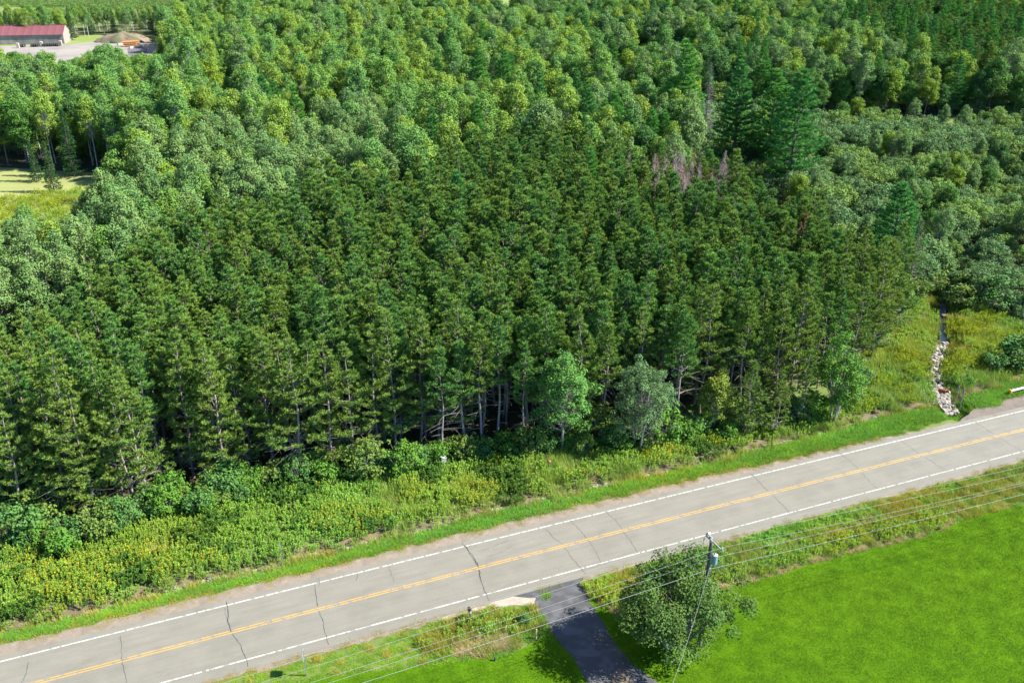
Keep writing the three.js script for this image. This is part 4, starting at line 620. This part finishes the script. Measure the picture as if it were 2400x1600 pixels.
{
  const [px, pD] = POLE, t = thing('utility_pole', 'dark wooden utility pole with crossarm and grey transformer behind the broad lawn tree', 'utility pole', px, pD);
  const shaft = cyl(0.17, 0.125, 11.2, 14); shaft.translate(0, 5.5, 0); mesh('pole', shaft, poleMat, t);
  const loc = (ux, uy, h) => { const [x, D] = P(ux, uy, h); return [x - px, h, -(D - pD)]; };
  const A = loc(1651, 1255, 10.75), Bq = loc(1691.5, 1294, 10.75), n = norm(sub(Bq, A)), off = [n[2] * 0.17, 0, -n[0] * 0.17], a = add(A, off), b = add(Bq, off);
  mesh('crossarm', between(a, b, 0.1, 0.125), greyWood, t);
  const mid = [(a[0] + b[0]) / 2, 10.0, (a[2] + b[2]) / 2];
  mesh('brace', between([off[0], 10.05, off[2]], [lerp(a[0], b[0], 0.8), 10.7, lerp(a[2], b[2], 0.8)], 0.04, 0.02), galv, t);
  mesh('brace', between([off[0], 10.05, off[2]], [lerp(a[0], b[0], 0.2), 10.7, lerp(a[2], b[2], 0.2)], 0.04, 0.02), galv, t);
  const ins = p => { const g = new THREE.LatheGeometry([[0, 0], [0.03, 0], [0.03, 0.08], [0.07, 0.09], [0.07, 0.12], [0.045, 0.14], [0.065, 0.16], [0.06, 0.19], [0.035, 0.2], [0.035, 0.24], [0, 0.25]].map(([x, y]) => new THREE.Vector2(x, y)), 10); g.translate(...p); mesh('insulator', g, porcelain, t); return [p[0], p[1] + 0.24, p[2]]; };
  attach.w1 = ins([lerp(a[0], b[0], 0.03), 10.81, lerp(a[2], b[2], 0.03)]); attach.w2 = ins([0, 11.1, 0]); attach.w3 = ins([lerp(a[0], b[0], 0.93), 10.81, lerp(a[2], b[2], 0.93)]);
  const fuse = join([between([lerp(a[0], b[0], 0.12), 10.95, lerp(a[2], b[2], 0.12) - 0.1], [lerp(a[0], b[0], 0.2), 11.15, lerp(a[2], b[2], 0.2) - 0.12], 0.16, 0.2), between([lerp(a[0], b[0], 0.22), 10.9, lerp(a[2], b[2], 0.22) - 0.1], [lerp(a[0], b[0], 0.36), 11.0, lerp(a[2], b[2], 0.36) - 0.1], 0.11, 0.12)]);
  mesh('fuse_cutout', fuse, porcelain, t);
  const arr = cyl(0.05, 0.05, 0.4, 8); arr.translate(A[0] - 0.02, 10.45, A[2] + 0.15); mesh('surge_arrester', arr, galv, t);
  const body = cyl(0.24, 0.24, 0.85, 20); body.translate(0.43, 9.35, 0.06); const lid = new THREE.SphereGeometry(0.245, 18, 6, 0, 6.2832, 0, 1.57); lid.scale(1, 0.35, 1); lid.translate(0.43, 9.775, 0.06);
  const tr = mesh('transformer', body, std({ color: lin(0.16, 0.24, 0.28), roughness: 0.4 }), t); mesh('lid', lid, std({ color: lin(0.32, 0.33, 0.33), roughness: 0.4 }), tr);
  const bush = cyl(0.045, 0.03, 0.26, 8); bush.translate(0.36, 9.98, 0.1); mesh('bushing', bush, std({ color: lin(0.12, 0.05, 0.04) }), tr);
  mesh('bracket', join([between([0.1, 9.6, 0.02], [0.3, 9.6, 0.05], 0.1, 0.05), between([0.1, 9.15, 0.02], [0.3, 9.15, 0.05], 0.1, 0.05)]), galv, t);
  mesh('ground_wire', between([0.12, 1, 0.12], [0.1, 10.9, 0.1], 0.02, 0.02), galv, t);
  attach.w4 = [0.16, hAt(px, pD, 1306), 0.1]; attach.w5 = [0.16, hAt(px, pD, 1331), 0.1]; attach.w6 = [0.12, hAt(px, pD, 1322), 0.16];
  for (const k of ['w4', 'w5', 'w6']) { const g = cyl(0.04, 0.04, 0.14, 8); g.rotateX(1.57); g.translate(attach[k][0], attach[k][1], attach[k][2] - 0.03); mesh('insulator', g, porcelain, t); }
}
{
  const wireMat = std({ color: lin(0.24, 0.25, 0.235), roughness: 0.5, metalness: 0.2 });
  const wire = (key, left, right, r, label) => {
    const A = [POLE[0] + attach[key][0], attach[key][1], -POLE[1] + attach[key][2]];
    const side = (ux, uy, sag) => { const h = A[1] - sag, [x, D] = P(ux, uy, h), e = [x, h, -D], pts = [], ext = 1.7; for (let i = 0; i <= 22; i++) { const s = i / 22 * ext, y = A[1] - sag * (s * (1.95 - s)) / 0.95; pts.push([lerp(A[0], e[0], s), y, lerp(A[2], e[2], s)]); } return pts; };
    const p = [...(left ? side(...left).reverse() : []), ...(right ? side(...right).slice(left ? 1 : 0) : [])], m = new MB(); m.tube(p, r, 6);
    tag(mesh('overhead_wire', m.geo(), wireMat, scene), label, 'power line');
  };
  wire('w1', [600, 1577, 0.55], [2400, 1093, 0.55], 0.011, 'overhead wire from the far end of the pole crossarm, along the road edge');
  wire('w2', [610, 1600, 0.55], [2400, 1109, 0.55], 0.011, 'overhead wire from the top of the pole');
  wire('w3', [727, 1600, 0.55], [2400, 1131, 0.55], 0.011, 'overhead wire from the near end of the pole crossarm');
  wire('w4', [771, 1600, 0.5], [2400, 1136, 0.5], 0.011, 'overhead wire tied to the pole beside the transformer');
  wire('w5', [850, 1600, 0.5], [2400, 1158, 0.5], 0.016, 'lowest and thickest overhead cable on the pole, nearest the lawn');
  wire('w6', [1580, 1594, 2.2], null, 0.012, 'service wire running down from the pole across the broad lawn tree');
}
// ---------------------------------------------------------------- signs, posts, mailbox, guardrail
const steel = std({ color: lin(0.30, 0.34, 0.32), roughness: 0.55, metalness: 0.3 }), signBack = std({ color: lin(0.27, 0.30, 0.295), roughness: 0.45, metalness: 0.3 });
function uPost(h, w = 0.07) { const g = join([new THREE.BoxGeometry(w, h, 0.012), new THREE.BoxGeometry(0.012, h, 0.04), new THREE.BoxGeometry(0.012, h, 0.04)].map((q, i) => { q.translate(i === 0 ? 0 : i === 1 ? -w / 2 + 0.006 : w / 2 - 0.006, h / 2, i ? 0.026 : 0); return q; })); return g; }
function roundedPlate(w, h, r, t) { const s = new THREE.Shape(), x = -w / 2, y = -h / 2; s.moveTo(x + r, y); s.lineTo(x + w - r, y); s.quadraticCurveTo(x + w, y, x + w, y + r); s.lineTo(x + w, y + h - r); s.quadraticCurveTo(x + w, y + h, x + w - r, y + h); s.lineTo(x + r, y + h); s.quadraticCurveTo(x, y + h, x, y + h - r); s.lineTo(x, y + r); s.quadraticCurveTo(x, y, x + r, y); return new THREE.ExtrudeGeometry(s, { depth: t, bevelEnabled: false }); }
{
  let [x, D] = P(717, 1583), h = hAt(x, D, 1525), t = thing('road_sign', 'tall pale steel road sign seen edge on at the bottom left grass', 'road sign', x, D, 0, Math.PI / 2 + 0.10);
  mesh('post', uPost(h, 0.09), steel, t); const pl = roundedPlate(0.76, 0.9, 0.05, 0.008); pl.translate(0, h - 0.45, -0.02); mesh('sign_plate', pl, signBack, t);
  const bolts = join([cyl(0.014, 0.014, 0.05, 8), cyl(0.014, 0.014, 0.05, 8)].map((g, i) => { g.rotateX(1.57); g.translate(0, h - 0.2 - i * 0.5, -0.005); return g; })); mesh('bolts', bolts, galv, t);
  [x, D] = P(661, 1319); h = hAt(x, D, 1261); t = thing('road_sign', 'grey steel post with narrow plate at the lower left edge of the meadow', 'road sign', x, D, ground(x, D), Math.PI / 2 + 0.15);
  mesh('post', uPost(h, 0.09), signBack, t); const p2 = roundedPlate(0.3, 0.6, 0.03, 0.008); p2.translate(0, h - 0.3, -0.02); mesh('sign_plate', p2, signBack, t);
  for (const [bx, by, ty, lab] of [[2237, 957, 905, 'left one of the two slim marker posts above the creek stones'], [2250, 959, 910, 'right one of the two slim marker posts above the creek stones']]) {
    [x, D] = P(bx, by); h = hAt(x, D, ty); t = thing('marker_post', lab, 'marker post', x, D, 0, 0.35);
    mesh('post', uPost(h, 0.085), signBack, t); const p3 = roundedPlate(0.3, 0.75, 0.03, 0.008); p3.translate(0, h - 0.36, -0.02); mesh('marker_plate', p3, std({ color: lin(0.10, 0.13, 0.16), roughness: 0.5 }), t);
  }
  [x, D] = P(1806, 1058); h = hAt(x, D, 1021); t = thing('marker_post', 'short dark post on the verge below the dark pines', 'marker post', x, D, 0, 1.4); mesh('post', uPost(h, 0.1), std({ color: lin(0.05, 0.055, 0.05), roughness: 0.7 }), t); { const c = roundedPlate(0.16, 0.5, 0.03, 0.01); c.translate(0, h - 0.25, -0.02); mesh('marker_plate', c, blackM, t); }
  // mailbox
  [x, D] = P(1102.5, 1456); t = thing('mailbox', 'black mailbox on a brown wooden post beside the road', 'mailbox', x, D, 0, 0.36);
  const post = new THREE.BoxGeometry(0.1, 1.0, 0.1); post.translate(0, 0.5, 0); mesh('post', post, std({ color: lin(0.13, 0.085, 0.05), roughness: 0.95 }), t);
  const s = new THREE.Shape(); s.moveTo(-0.13, 0); s.lineTo(0.13, 0); s.lineTo(0.13, 0.2); s.absarc(0, 0.2, 0.13, 0, Math.PI, false); s.lineTo(-0.13, 0); const bx = new THREE.ExtrudeGeometry(s, { depth: 0.56, bevelEnabled: true, bevelSize: 0.008, bevelThickness: 0.008, bevelSegments: 1 }); bx.translate(0, 1.03, -0.40); mesh('box', bx, blackM, t);
  const dr = roundedPlate(0.22, 0.28, 0.1, 0.015); dr.translate(0, 1.18, 0.172); mesh('door', dr, std({ color: lin(0.35, 0.37, 0.4), roughness: 0.5 }), t);
  const fl = new THREE.BoxGeometry(0.012, 0.2, 0.05); fl.translate(0.145, 1.32, -0.1); mesh('flag', fl, std({ color: lin(0.4, 0.03, 0.02) }), t);
  const sp2 = between([0, 0.95, -0.3], [0, 0.95, 0.1], 0.09, 0.04); mesh('shelf', sp2, greyWood, t);
  // stakes and small things in the grass
  [x, D] = P(1257, 1497); t = thing('wooden_stake', 'pale wooden stake in the grass left of the driveway', 'stake', x, D); { const g = cyl(0.06, 0.05, hAt(x, D, 1474), 8); g.translate(0, hAt(x, D, 1474) / 2, 0); mesh('shaft', g, std({ color: lin(0.42, 0.38, 0.22) }), t); }
  [x, D] = P(1160, 1548); t = thing('stub_post', 'small dark green stub standing in the lawn left of the driveway', 'post', x, D); { const g = cyl(0.09, 0.08, 0.34, 10); g.translate(0, 0.17, 0); mesh('shaft', g, std({ color: lin(0.02, 0.06, 0.05) }), t); const c = new THREE.SphereGeometry(0.085, 10, 5, 0, 6.28, 0, 1.57); c.translate(0, 0.34, 0); mesh('cap', c, std({ color: lin(0.02, 0.05, 0.05) }), t); }
  [x, D] = P(1040, 1092); t = thing('utility_pedestal', 'white box standing in the weeds at the edge of the pines', 'utility box', x, D, ground(x, D), 0.3); { const g = new THREE.BoxGeometry(0.55, 1.05, 0.45); g.translate(0, 0.55, 0); mesh('cabinet', g, std({ color: lin(0.36, 0.37, 0.37), roughness: 0.5 }), t); const l = new THREE.BoxGeometry(0.6, 0.08, 0.5); l.translate(0, 1.11, 0); mesh('lid', l, std({ color: lin(0.42, 0.43, 0.43), roughness: 0.5 }), t); }
  [x, D] = P(1287, 1106); t = thing('marker_stake', 'stake with a round dull red cap in the roadside meadow', 'marker', x, D, ground(x, D)); { const g = cyl(0.03, 0.03, 1.25, 8); g.translate(0, 0.62, 0); mesh('shaft', g, greyWood, t); const b = new THREE.SphereGeometry(0.17, 12, 10); b.translate(0, 1.35, 0); mesh('cap', b, std({ color: lin(0.28, 0.09, 0.09), roughness: 0.6 }), t); }
  [x, D] = P(2053, 905); t = thing('broken_snag', 'grey broken tree stem leaning in the goldenrod meadow', 'dead tree', x, D, ground(x, D)); { const m = new MB(); m.tube([[0.1, 0, 0], [-0.3, 1.2, 0], [-0.55, 2.3, -0.1]], [0.1, 0.07, 0.03], 6); mesh('trunk', m.geo(), BARK.dead, t); const b = new MB(); b.tube([[0.1, 0.1, 0], [0.4, 0.8, 0]], [0.06, 0.03], 5); b.tube([[-0.25, 1.0, 0], [-0.05, 1.7, 0.1]], [0.04, 0.015], 5); mesh('branches', b.geo(), BARK.dead, t); }
  // culvert end in the creek
  [x, D] = P(2216, 912); const cy = ground(x, D) + 0.35; t = thing('culvert_pipe', 'rust topped culvert pipe end in the creek stones', 'culvert', x, D, cy, 0.5); { const o = [new THREE.Vector2(0.52, 0), new THREE.Vector2(0.58, 0)]; const pr = []; for (let i = 0; i <= 24; i++) pr.push(new THREE.Vector2(0.36 + (i % 2) * 0.02, i * 0.06)); for (let i = 24; i >= 0; i--) pr.push(new THREE.Vector2(0.33 + (i % 2) * 0.02, i * 0.06)); const g = new THREE.LatheGeometry(pr, 20); g.rotateX(1.35); g.translate(0, 0.1, -1.0); mesh('pipe', g, std({ color: lin(0.26, 0.085, 0.035), roughness: 0.8 }), t); const w = new THREE.BoxGeometry(0.25, 0.85, 0.5); w.rotateZ(0.1); w.translate(0.55, 0, 0.2); mesh('end_slab', w, std({ color: lin(0.5, 0.5, 0.47) }), t); }
  // guardrail running out of the frame on the right
  const g0 = P(2368, 925), dir = [Math.cos(0.375), Math.sin(0.375)]; t = thing('guardrail', 'galvanised guardrail with orange end marker at the right edge of the view', 'guardrail', g0[0], g0[1], 0, 0.375);
  const prof = [[0.0, -0.155], [0.03, -0.14], [0.08, -0.09], [0.03, -0.02], [0.03, 0.02], [0.08, 0.09], [0.03, 0.14], [0, 0.155]], m = new MB(); for (let i = 1; i < prof.length; i++) { const [a, b] = [prof[i - 1], prof[i]]; for (let k = 0; k < 8; k++) m.quad([k * 2, 0.58 + a[1], a[0]], [k * 2 + 2, 0.58 + a[1], a[0]], [k * 2 + 2, 0.58 + b[1], b[0]], [k * 2, 0.58 + b[1], b[0]]); } mesh('rail', m.geo(), std({ color: lin(0.3, 0.31, 0.31), roughness: 0.45, metalness: 0.4 }), t);
  for (let k = 0; k < 8; k++) { const g = new THREE.BoxGeometry(0.15, 0.8, 0.2); g.translate(0.4 + k * 1.9, 0.4, -0.12); mesh('post', g, std({ color: lin(0.16, 0.13, 0.1) }), t); }
  const em = roundedPlate(0.42, 0.42, 0.08, 0.2); em.rotateY(1.57); em.translate(-0.26, 0.58, 0.05); mesh('end_marker', em, std({ color: lin(0.62, 0.26, 0.02), roughness: 0.5 }), t);
}
// ---------------------------------------------------------------- farm yard
{
  const Rr = P(151, 102.5), rot = 0.12, dirx = [Math.cos(rot), Math.sin(rot)], L = 46, dep = 9.5, eh = hAt(Rr[0], Rr[1], 79.5), rh = eh + 3.0;
  const t = thing('farm_shed', 'long farm shed with red metal roof and pale siding at the top left', 'shed', Rr[0], Rr[1], 0, rot);
  // local x runs along the shed (0 at its right end), local -z goes away from the yard
  const wallMat = std({ map: tex(256, (u, v, x, y) => { const k = 0.235 + (noise(u * 40, v * 2, 401, 40) - 0.5) * 0.12 + (pfbm(u, v, 4, 402) - 0.5) * 0.12; return [k * 1.02, k * 0.93, k * 0.82]; }), roughness: 0.8 });
  const wl = new THREE.BoxGeometry(L, eh, 0.15); wl.translate(-L / 2, eh / 2, 0); mesh('wall', wl, wallMat, t);
  const bw = new THREE.BoxGeometry(L, eh, 0.15); bw.translate(-L / 2, eh / 2, -dep); mesh('wall', bw, wallMat, t);
  for (const ex of [0, -L]) { const s = new THREE.Shape(); s.moveTo(0.08, 0); s.lineTo(dep - 0.08, 0); s.lineTo(dep - 0.08, eh); s.lineTo(dep / 2, rh - 0.1); s.lineTo(0.08, eh); const g = new THREE.ExtrudeGeometry(s, { depth: 0.12, bevelEnabled: false }); g.rotateY(Math.PI / 2); g.translate(ex ? ex + 0.02 : -0.14, 0, 0); mesh('gable_wall', g, wallMat, t); }
  const red = [0, 1, 2].map(i => std({ color: lin(0.185 + i * 0.015, 0.066 + i * 0.007, 0.076 + i * 0.007), roughness: 0.45, metalness: 0.2 })), sl = Math.hypot(dep / 2 + 0.4, rh - eh + 0.25);
  const panel = new THREE.BoxGeometry(0.93, 0.05, sl), rib = new THREE.BoxGeometry(0.07, 0.09, sl);
  for (const sgn of [1, -1]) for (let k = 0; k < 46; k++) { const r = mesh('roof_panel', panel, red[(k * 7 + (sgn > 0 ? 0 : 1)) % 3], t); r.position.set(-0.5 - k * 1.0, (rh + eh - 0.25) / 2 + 0.05, sgn > 0 ? (-dep / 2 + 0.4) / 2 - 0.0 : -dep + (dep / 2 - 0.4) / 2); r.rotation.x = sgn * Math.atan2(rh - eh + 0.25, dep / 2 + 0.4); const q = mesh('seam', rib, red[0], r); q.position.set(0.5, 0.03, 0); }
  const cap = new THREE.BoxGeometry(L + 0.4, 0.12, 0.5); cap.translate(-L / 2, rh + 0.1, -dep / 2); mesh('ridge_cap', cap, red[1], t);
  const spotIn = (ux, uy) => P(ux, uy);
  for (const [ux, uy, lab] of [[42, 113, 'pale upright block left of the dark tyres by the shed'], [97, 109.5, 'pale upright block between the two rows of dark tyres'], [142, 107, 'pale upright block at the right corner of the shed']]) { const [x, D] = spotIn(ux, uy), b = thing('concrete_block', lab, 'block', x, D, 0, rot); const g = roundedPlate(1.0, 1.9, 0.1, 0.9); g.translate(0, 0.98, -0.45); mesh('body', g, std({ color: lin(0.36, 0.32, 0.25), roughness: 0.9 }), b); const c = new THREE.BoxGeometry(0.8, 0.12, 0.7); c.translate(0, 1.96, 0); mesh('lid', c, std({ color: lin(0.5, 0.46, 0.38) }), b); }
  const tyreX = [50, 56, 75, 79, 83, 87, 91, 103, 107.5, 112, 116, 121, 125, 129.5, 134, 138], tg = new THREE.TorusGeometry(0.58, 0.24, 8, 18), rub = std({ color: lin(0.025, 0.027, 0.03), roughness: 0.8 }), hub = cyl(0.3, 0.3, 0.12, 12); hub.rotateX(1.57);
  tyreX.forEach((ux, i) => { const [x, D] = spotIn(ux, 111 - (ux - 50) * 0.028), b = thing('tyre', `dark tyre leaning along the front of the shed, ${ordinal(i + 1)} from the left`, 'tyre', x, D, 0.72, rot + 0.9 + (i % 3) * 0.12, 'tyres leaning along the shed'); b.rotation.z = i % 2 ? -0.25 : 0.2; mesh('tread', tg, rub, b); mesh('rim', hub, std({ color: lin(0.12, 0.12, 0.13), metalness: 0.4, roughness: 0.5 }), b); });
  // earth mound with brush, log pile, pale timbers
  const [mx, mD] = P(290, 97.5), mg = new THREE.SphereGeometry(1, 40, 14, 0, 6.2832, 0, 1.57), pp = mg.attributes.position, mc = []; for (let i = 0; i < pp.count; i++) { const x = pp.getX(i), y = pp.getY(i), z = pp.getZ(i), n = fbm(x * 4 + 9, z * 4 + y * 3 + 9, 501); pp.setXYZ(i, x * 12.5 * (0.85 + n * 0.3), y * y * 3.6 * (0.7 + n * 0.6), z * 5.5 * (0.85 + n * 0.3)); const k = 0.75 + noise(x * 9 + 3, z * 9 + 3, 502) * 0.6, w = smooth(0.55, 0.7, n) * 0.3; mc.push(0.15 * k * (1 - w), 0.115 * k, 0.078 * k * (1 - w)); } mg.setAttribute('color', new THREE.Float32BufferAttribute(mc, 3)); mg.computeVertexNormals();
  const mound = thing('earth_mound', 'wide brown earth mound with dead brush on the farm yard', 'earth mound', mx, mD); mesh('soil', mg, std({ vertexColors: true, roughness: 1 }), mound);
  const r = RNG(503), bm = new MB(); for (let i = 0; i < 240; i++) { const a = r() * 6.28, q = Math.sqrt(r()) * 0.8, x = Math.cos(a) * q * 11, z = Math.sin(a) * q * 5, y = 3.0 * (1 - q * q), d = norm(add([0, 0.5, 0.2], rdir(r))); bm.tube([[x, y, z], add([x, y, z], d, 0.8 + r() * 0.8)], [0.05, 0.02], 3, wood(r, [0.8, 0.75, 0.7])); } mesh('branches', bm.geo(), BARK.dead, mound);
  const [lx, lD] = P(306, 108.5), lp = thing('log_pile', 'small pile of orange brown logs in front of the earth mound', 'log pile', lx, lD); for (let k = 0; k < 9; k++) { const g = cyl(0.42, 0.36, 4.2 + (k % 3), 10); g.rotateZ(1.57); const row = k < 4 ? 0 : k < 7 ? 1 : 2, ix = k < 4 ? k : k < 7 ? k - 3.5 : k - 6.5; g.translate((k % 2) * 0.4, 0.42 + row * 0.68, (ix - 1.5) * 0.8); g.rotateY(0.3 + (k % 3) * 0.1); mesh('log', g, std({ color: lin(0.20 + (k % 3) * 0.09, 0.10 + (k % 3) * 0.03, 0.05) }), lp); }
  for (const [a, b, lab] of [[[303, 114.5], [363, 106], 'long pale timber lying right of the log pile'], [[276, 106.5], [287, 105], 'short pale timber lying left of the log pile'], [[368, 99], [389, 100.5], 'pale timber at the right end of the farm yard']]) { const A = P(...a), B = P(...b), tt = thing('timber', lab, 'timber', A[0], A[1]); mesh('shaft', between([0, 0.5, 0], [B[0] - A[0], 0.5, -(B[1] - A[1])], 0.7, 0.7), std({ color: lin(0.38, 0.33, 0.25) }), tt); mesh('bark_strip', between([0, 0.86, 0.1], [B[0] - A[0], 0.86, -(B[1] - A[1]) + 0.1], 0.3, 0.02), std({ color: lin(0.35, 0.27, 0.18) }), tt); }
}
// corn rows
{
  const cg = forbs(6001, { n: 5, h: 1.9, rad: 0.5, leaves: 9, ll: 0.8, lw: 0.09, up: 0.8, droop: 0.5, color: [0.20, 0.30, 0.085] }), list = [], r = RNG(6002);
  for (let a = -160; a < 160; a++) for (let b = 0; b < 110; b++) { const x = -190 + a * 2.6 * 0.8 + b * 0.55, D = 505 + b * 1.15 - a * 0.55; if (!inside(CORN, x, D)) continue; const [u, v] = project(x, D); if (u < -30 || u > 460 || v < -30) continue; list.push([x, D, 0.8 + r() * 0.4]); }
  const im = shadows(new THREE.InstancedMesh(cg, plantMat, list.length)), o = new THREE.Object3D(); im.name = 'corn_rows'; tag(im, 'green rows of corn at the top left edge of the view', 'corn', null, 'stuff'); list.forEach(([x, D, s], i) => { o.position.set(x, 0.05, -D); o.rotation.set(0, r() * 6.28, 0); o.scale.set(1.1, s, 1.1); o.updateMatrix(); im.setMatrixAt(i, o.matrix); }); scene.add(im);
}
console.log(JSON.stringify(counts), Object.entries(put).map(([k, v]) => k + ':' + v.map(a => a.length)).join(' '), 'stones', sp.map(a => a.length).join());
let tris = 0; const seenG = new Set(); scene.traverse(o => { if (o.isMesh && !seenG.has(o.geometry)) { seenG.add(o.geometry); tris += (o.geometry.index ? o.geometry.index.count : o.geometry.attributes.position.count) / 3; } }); console.log('triangles', Math.round(tris));
renderer.render(scene, camera);
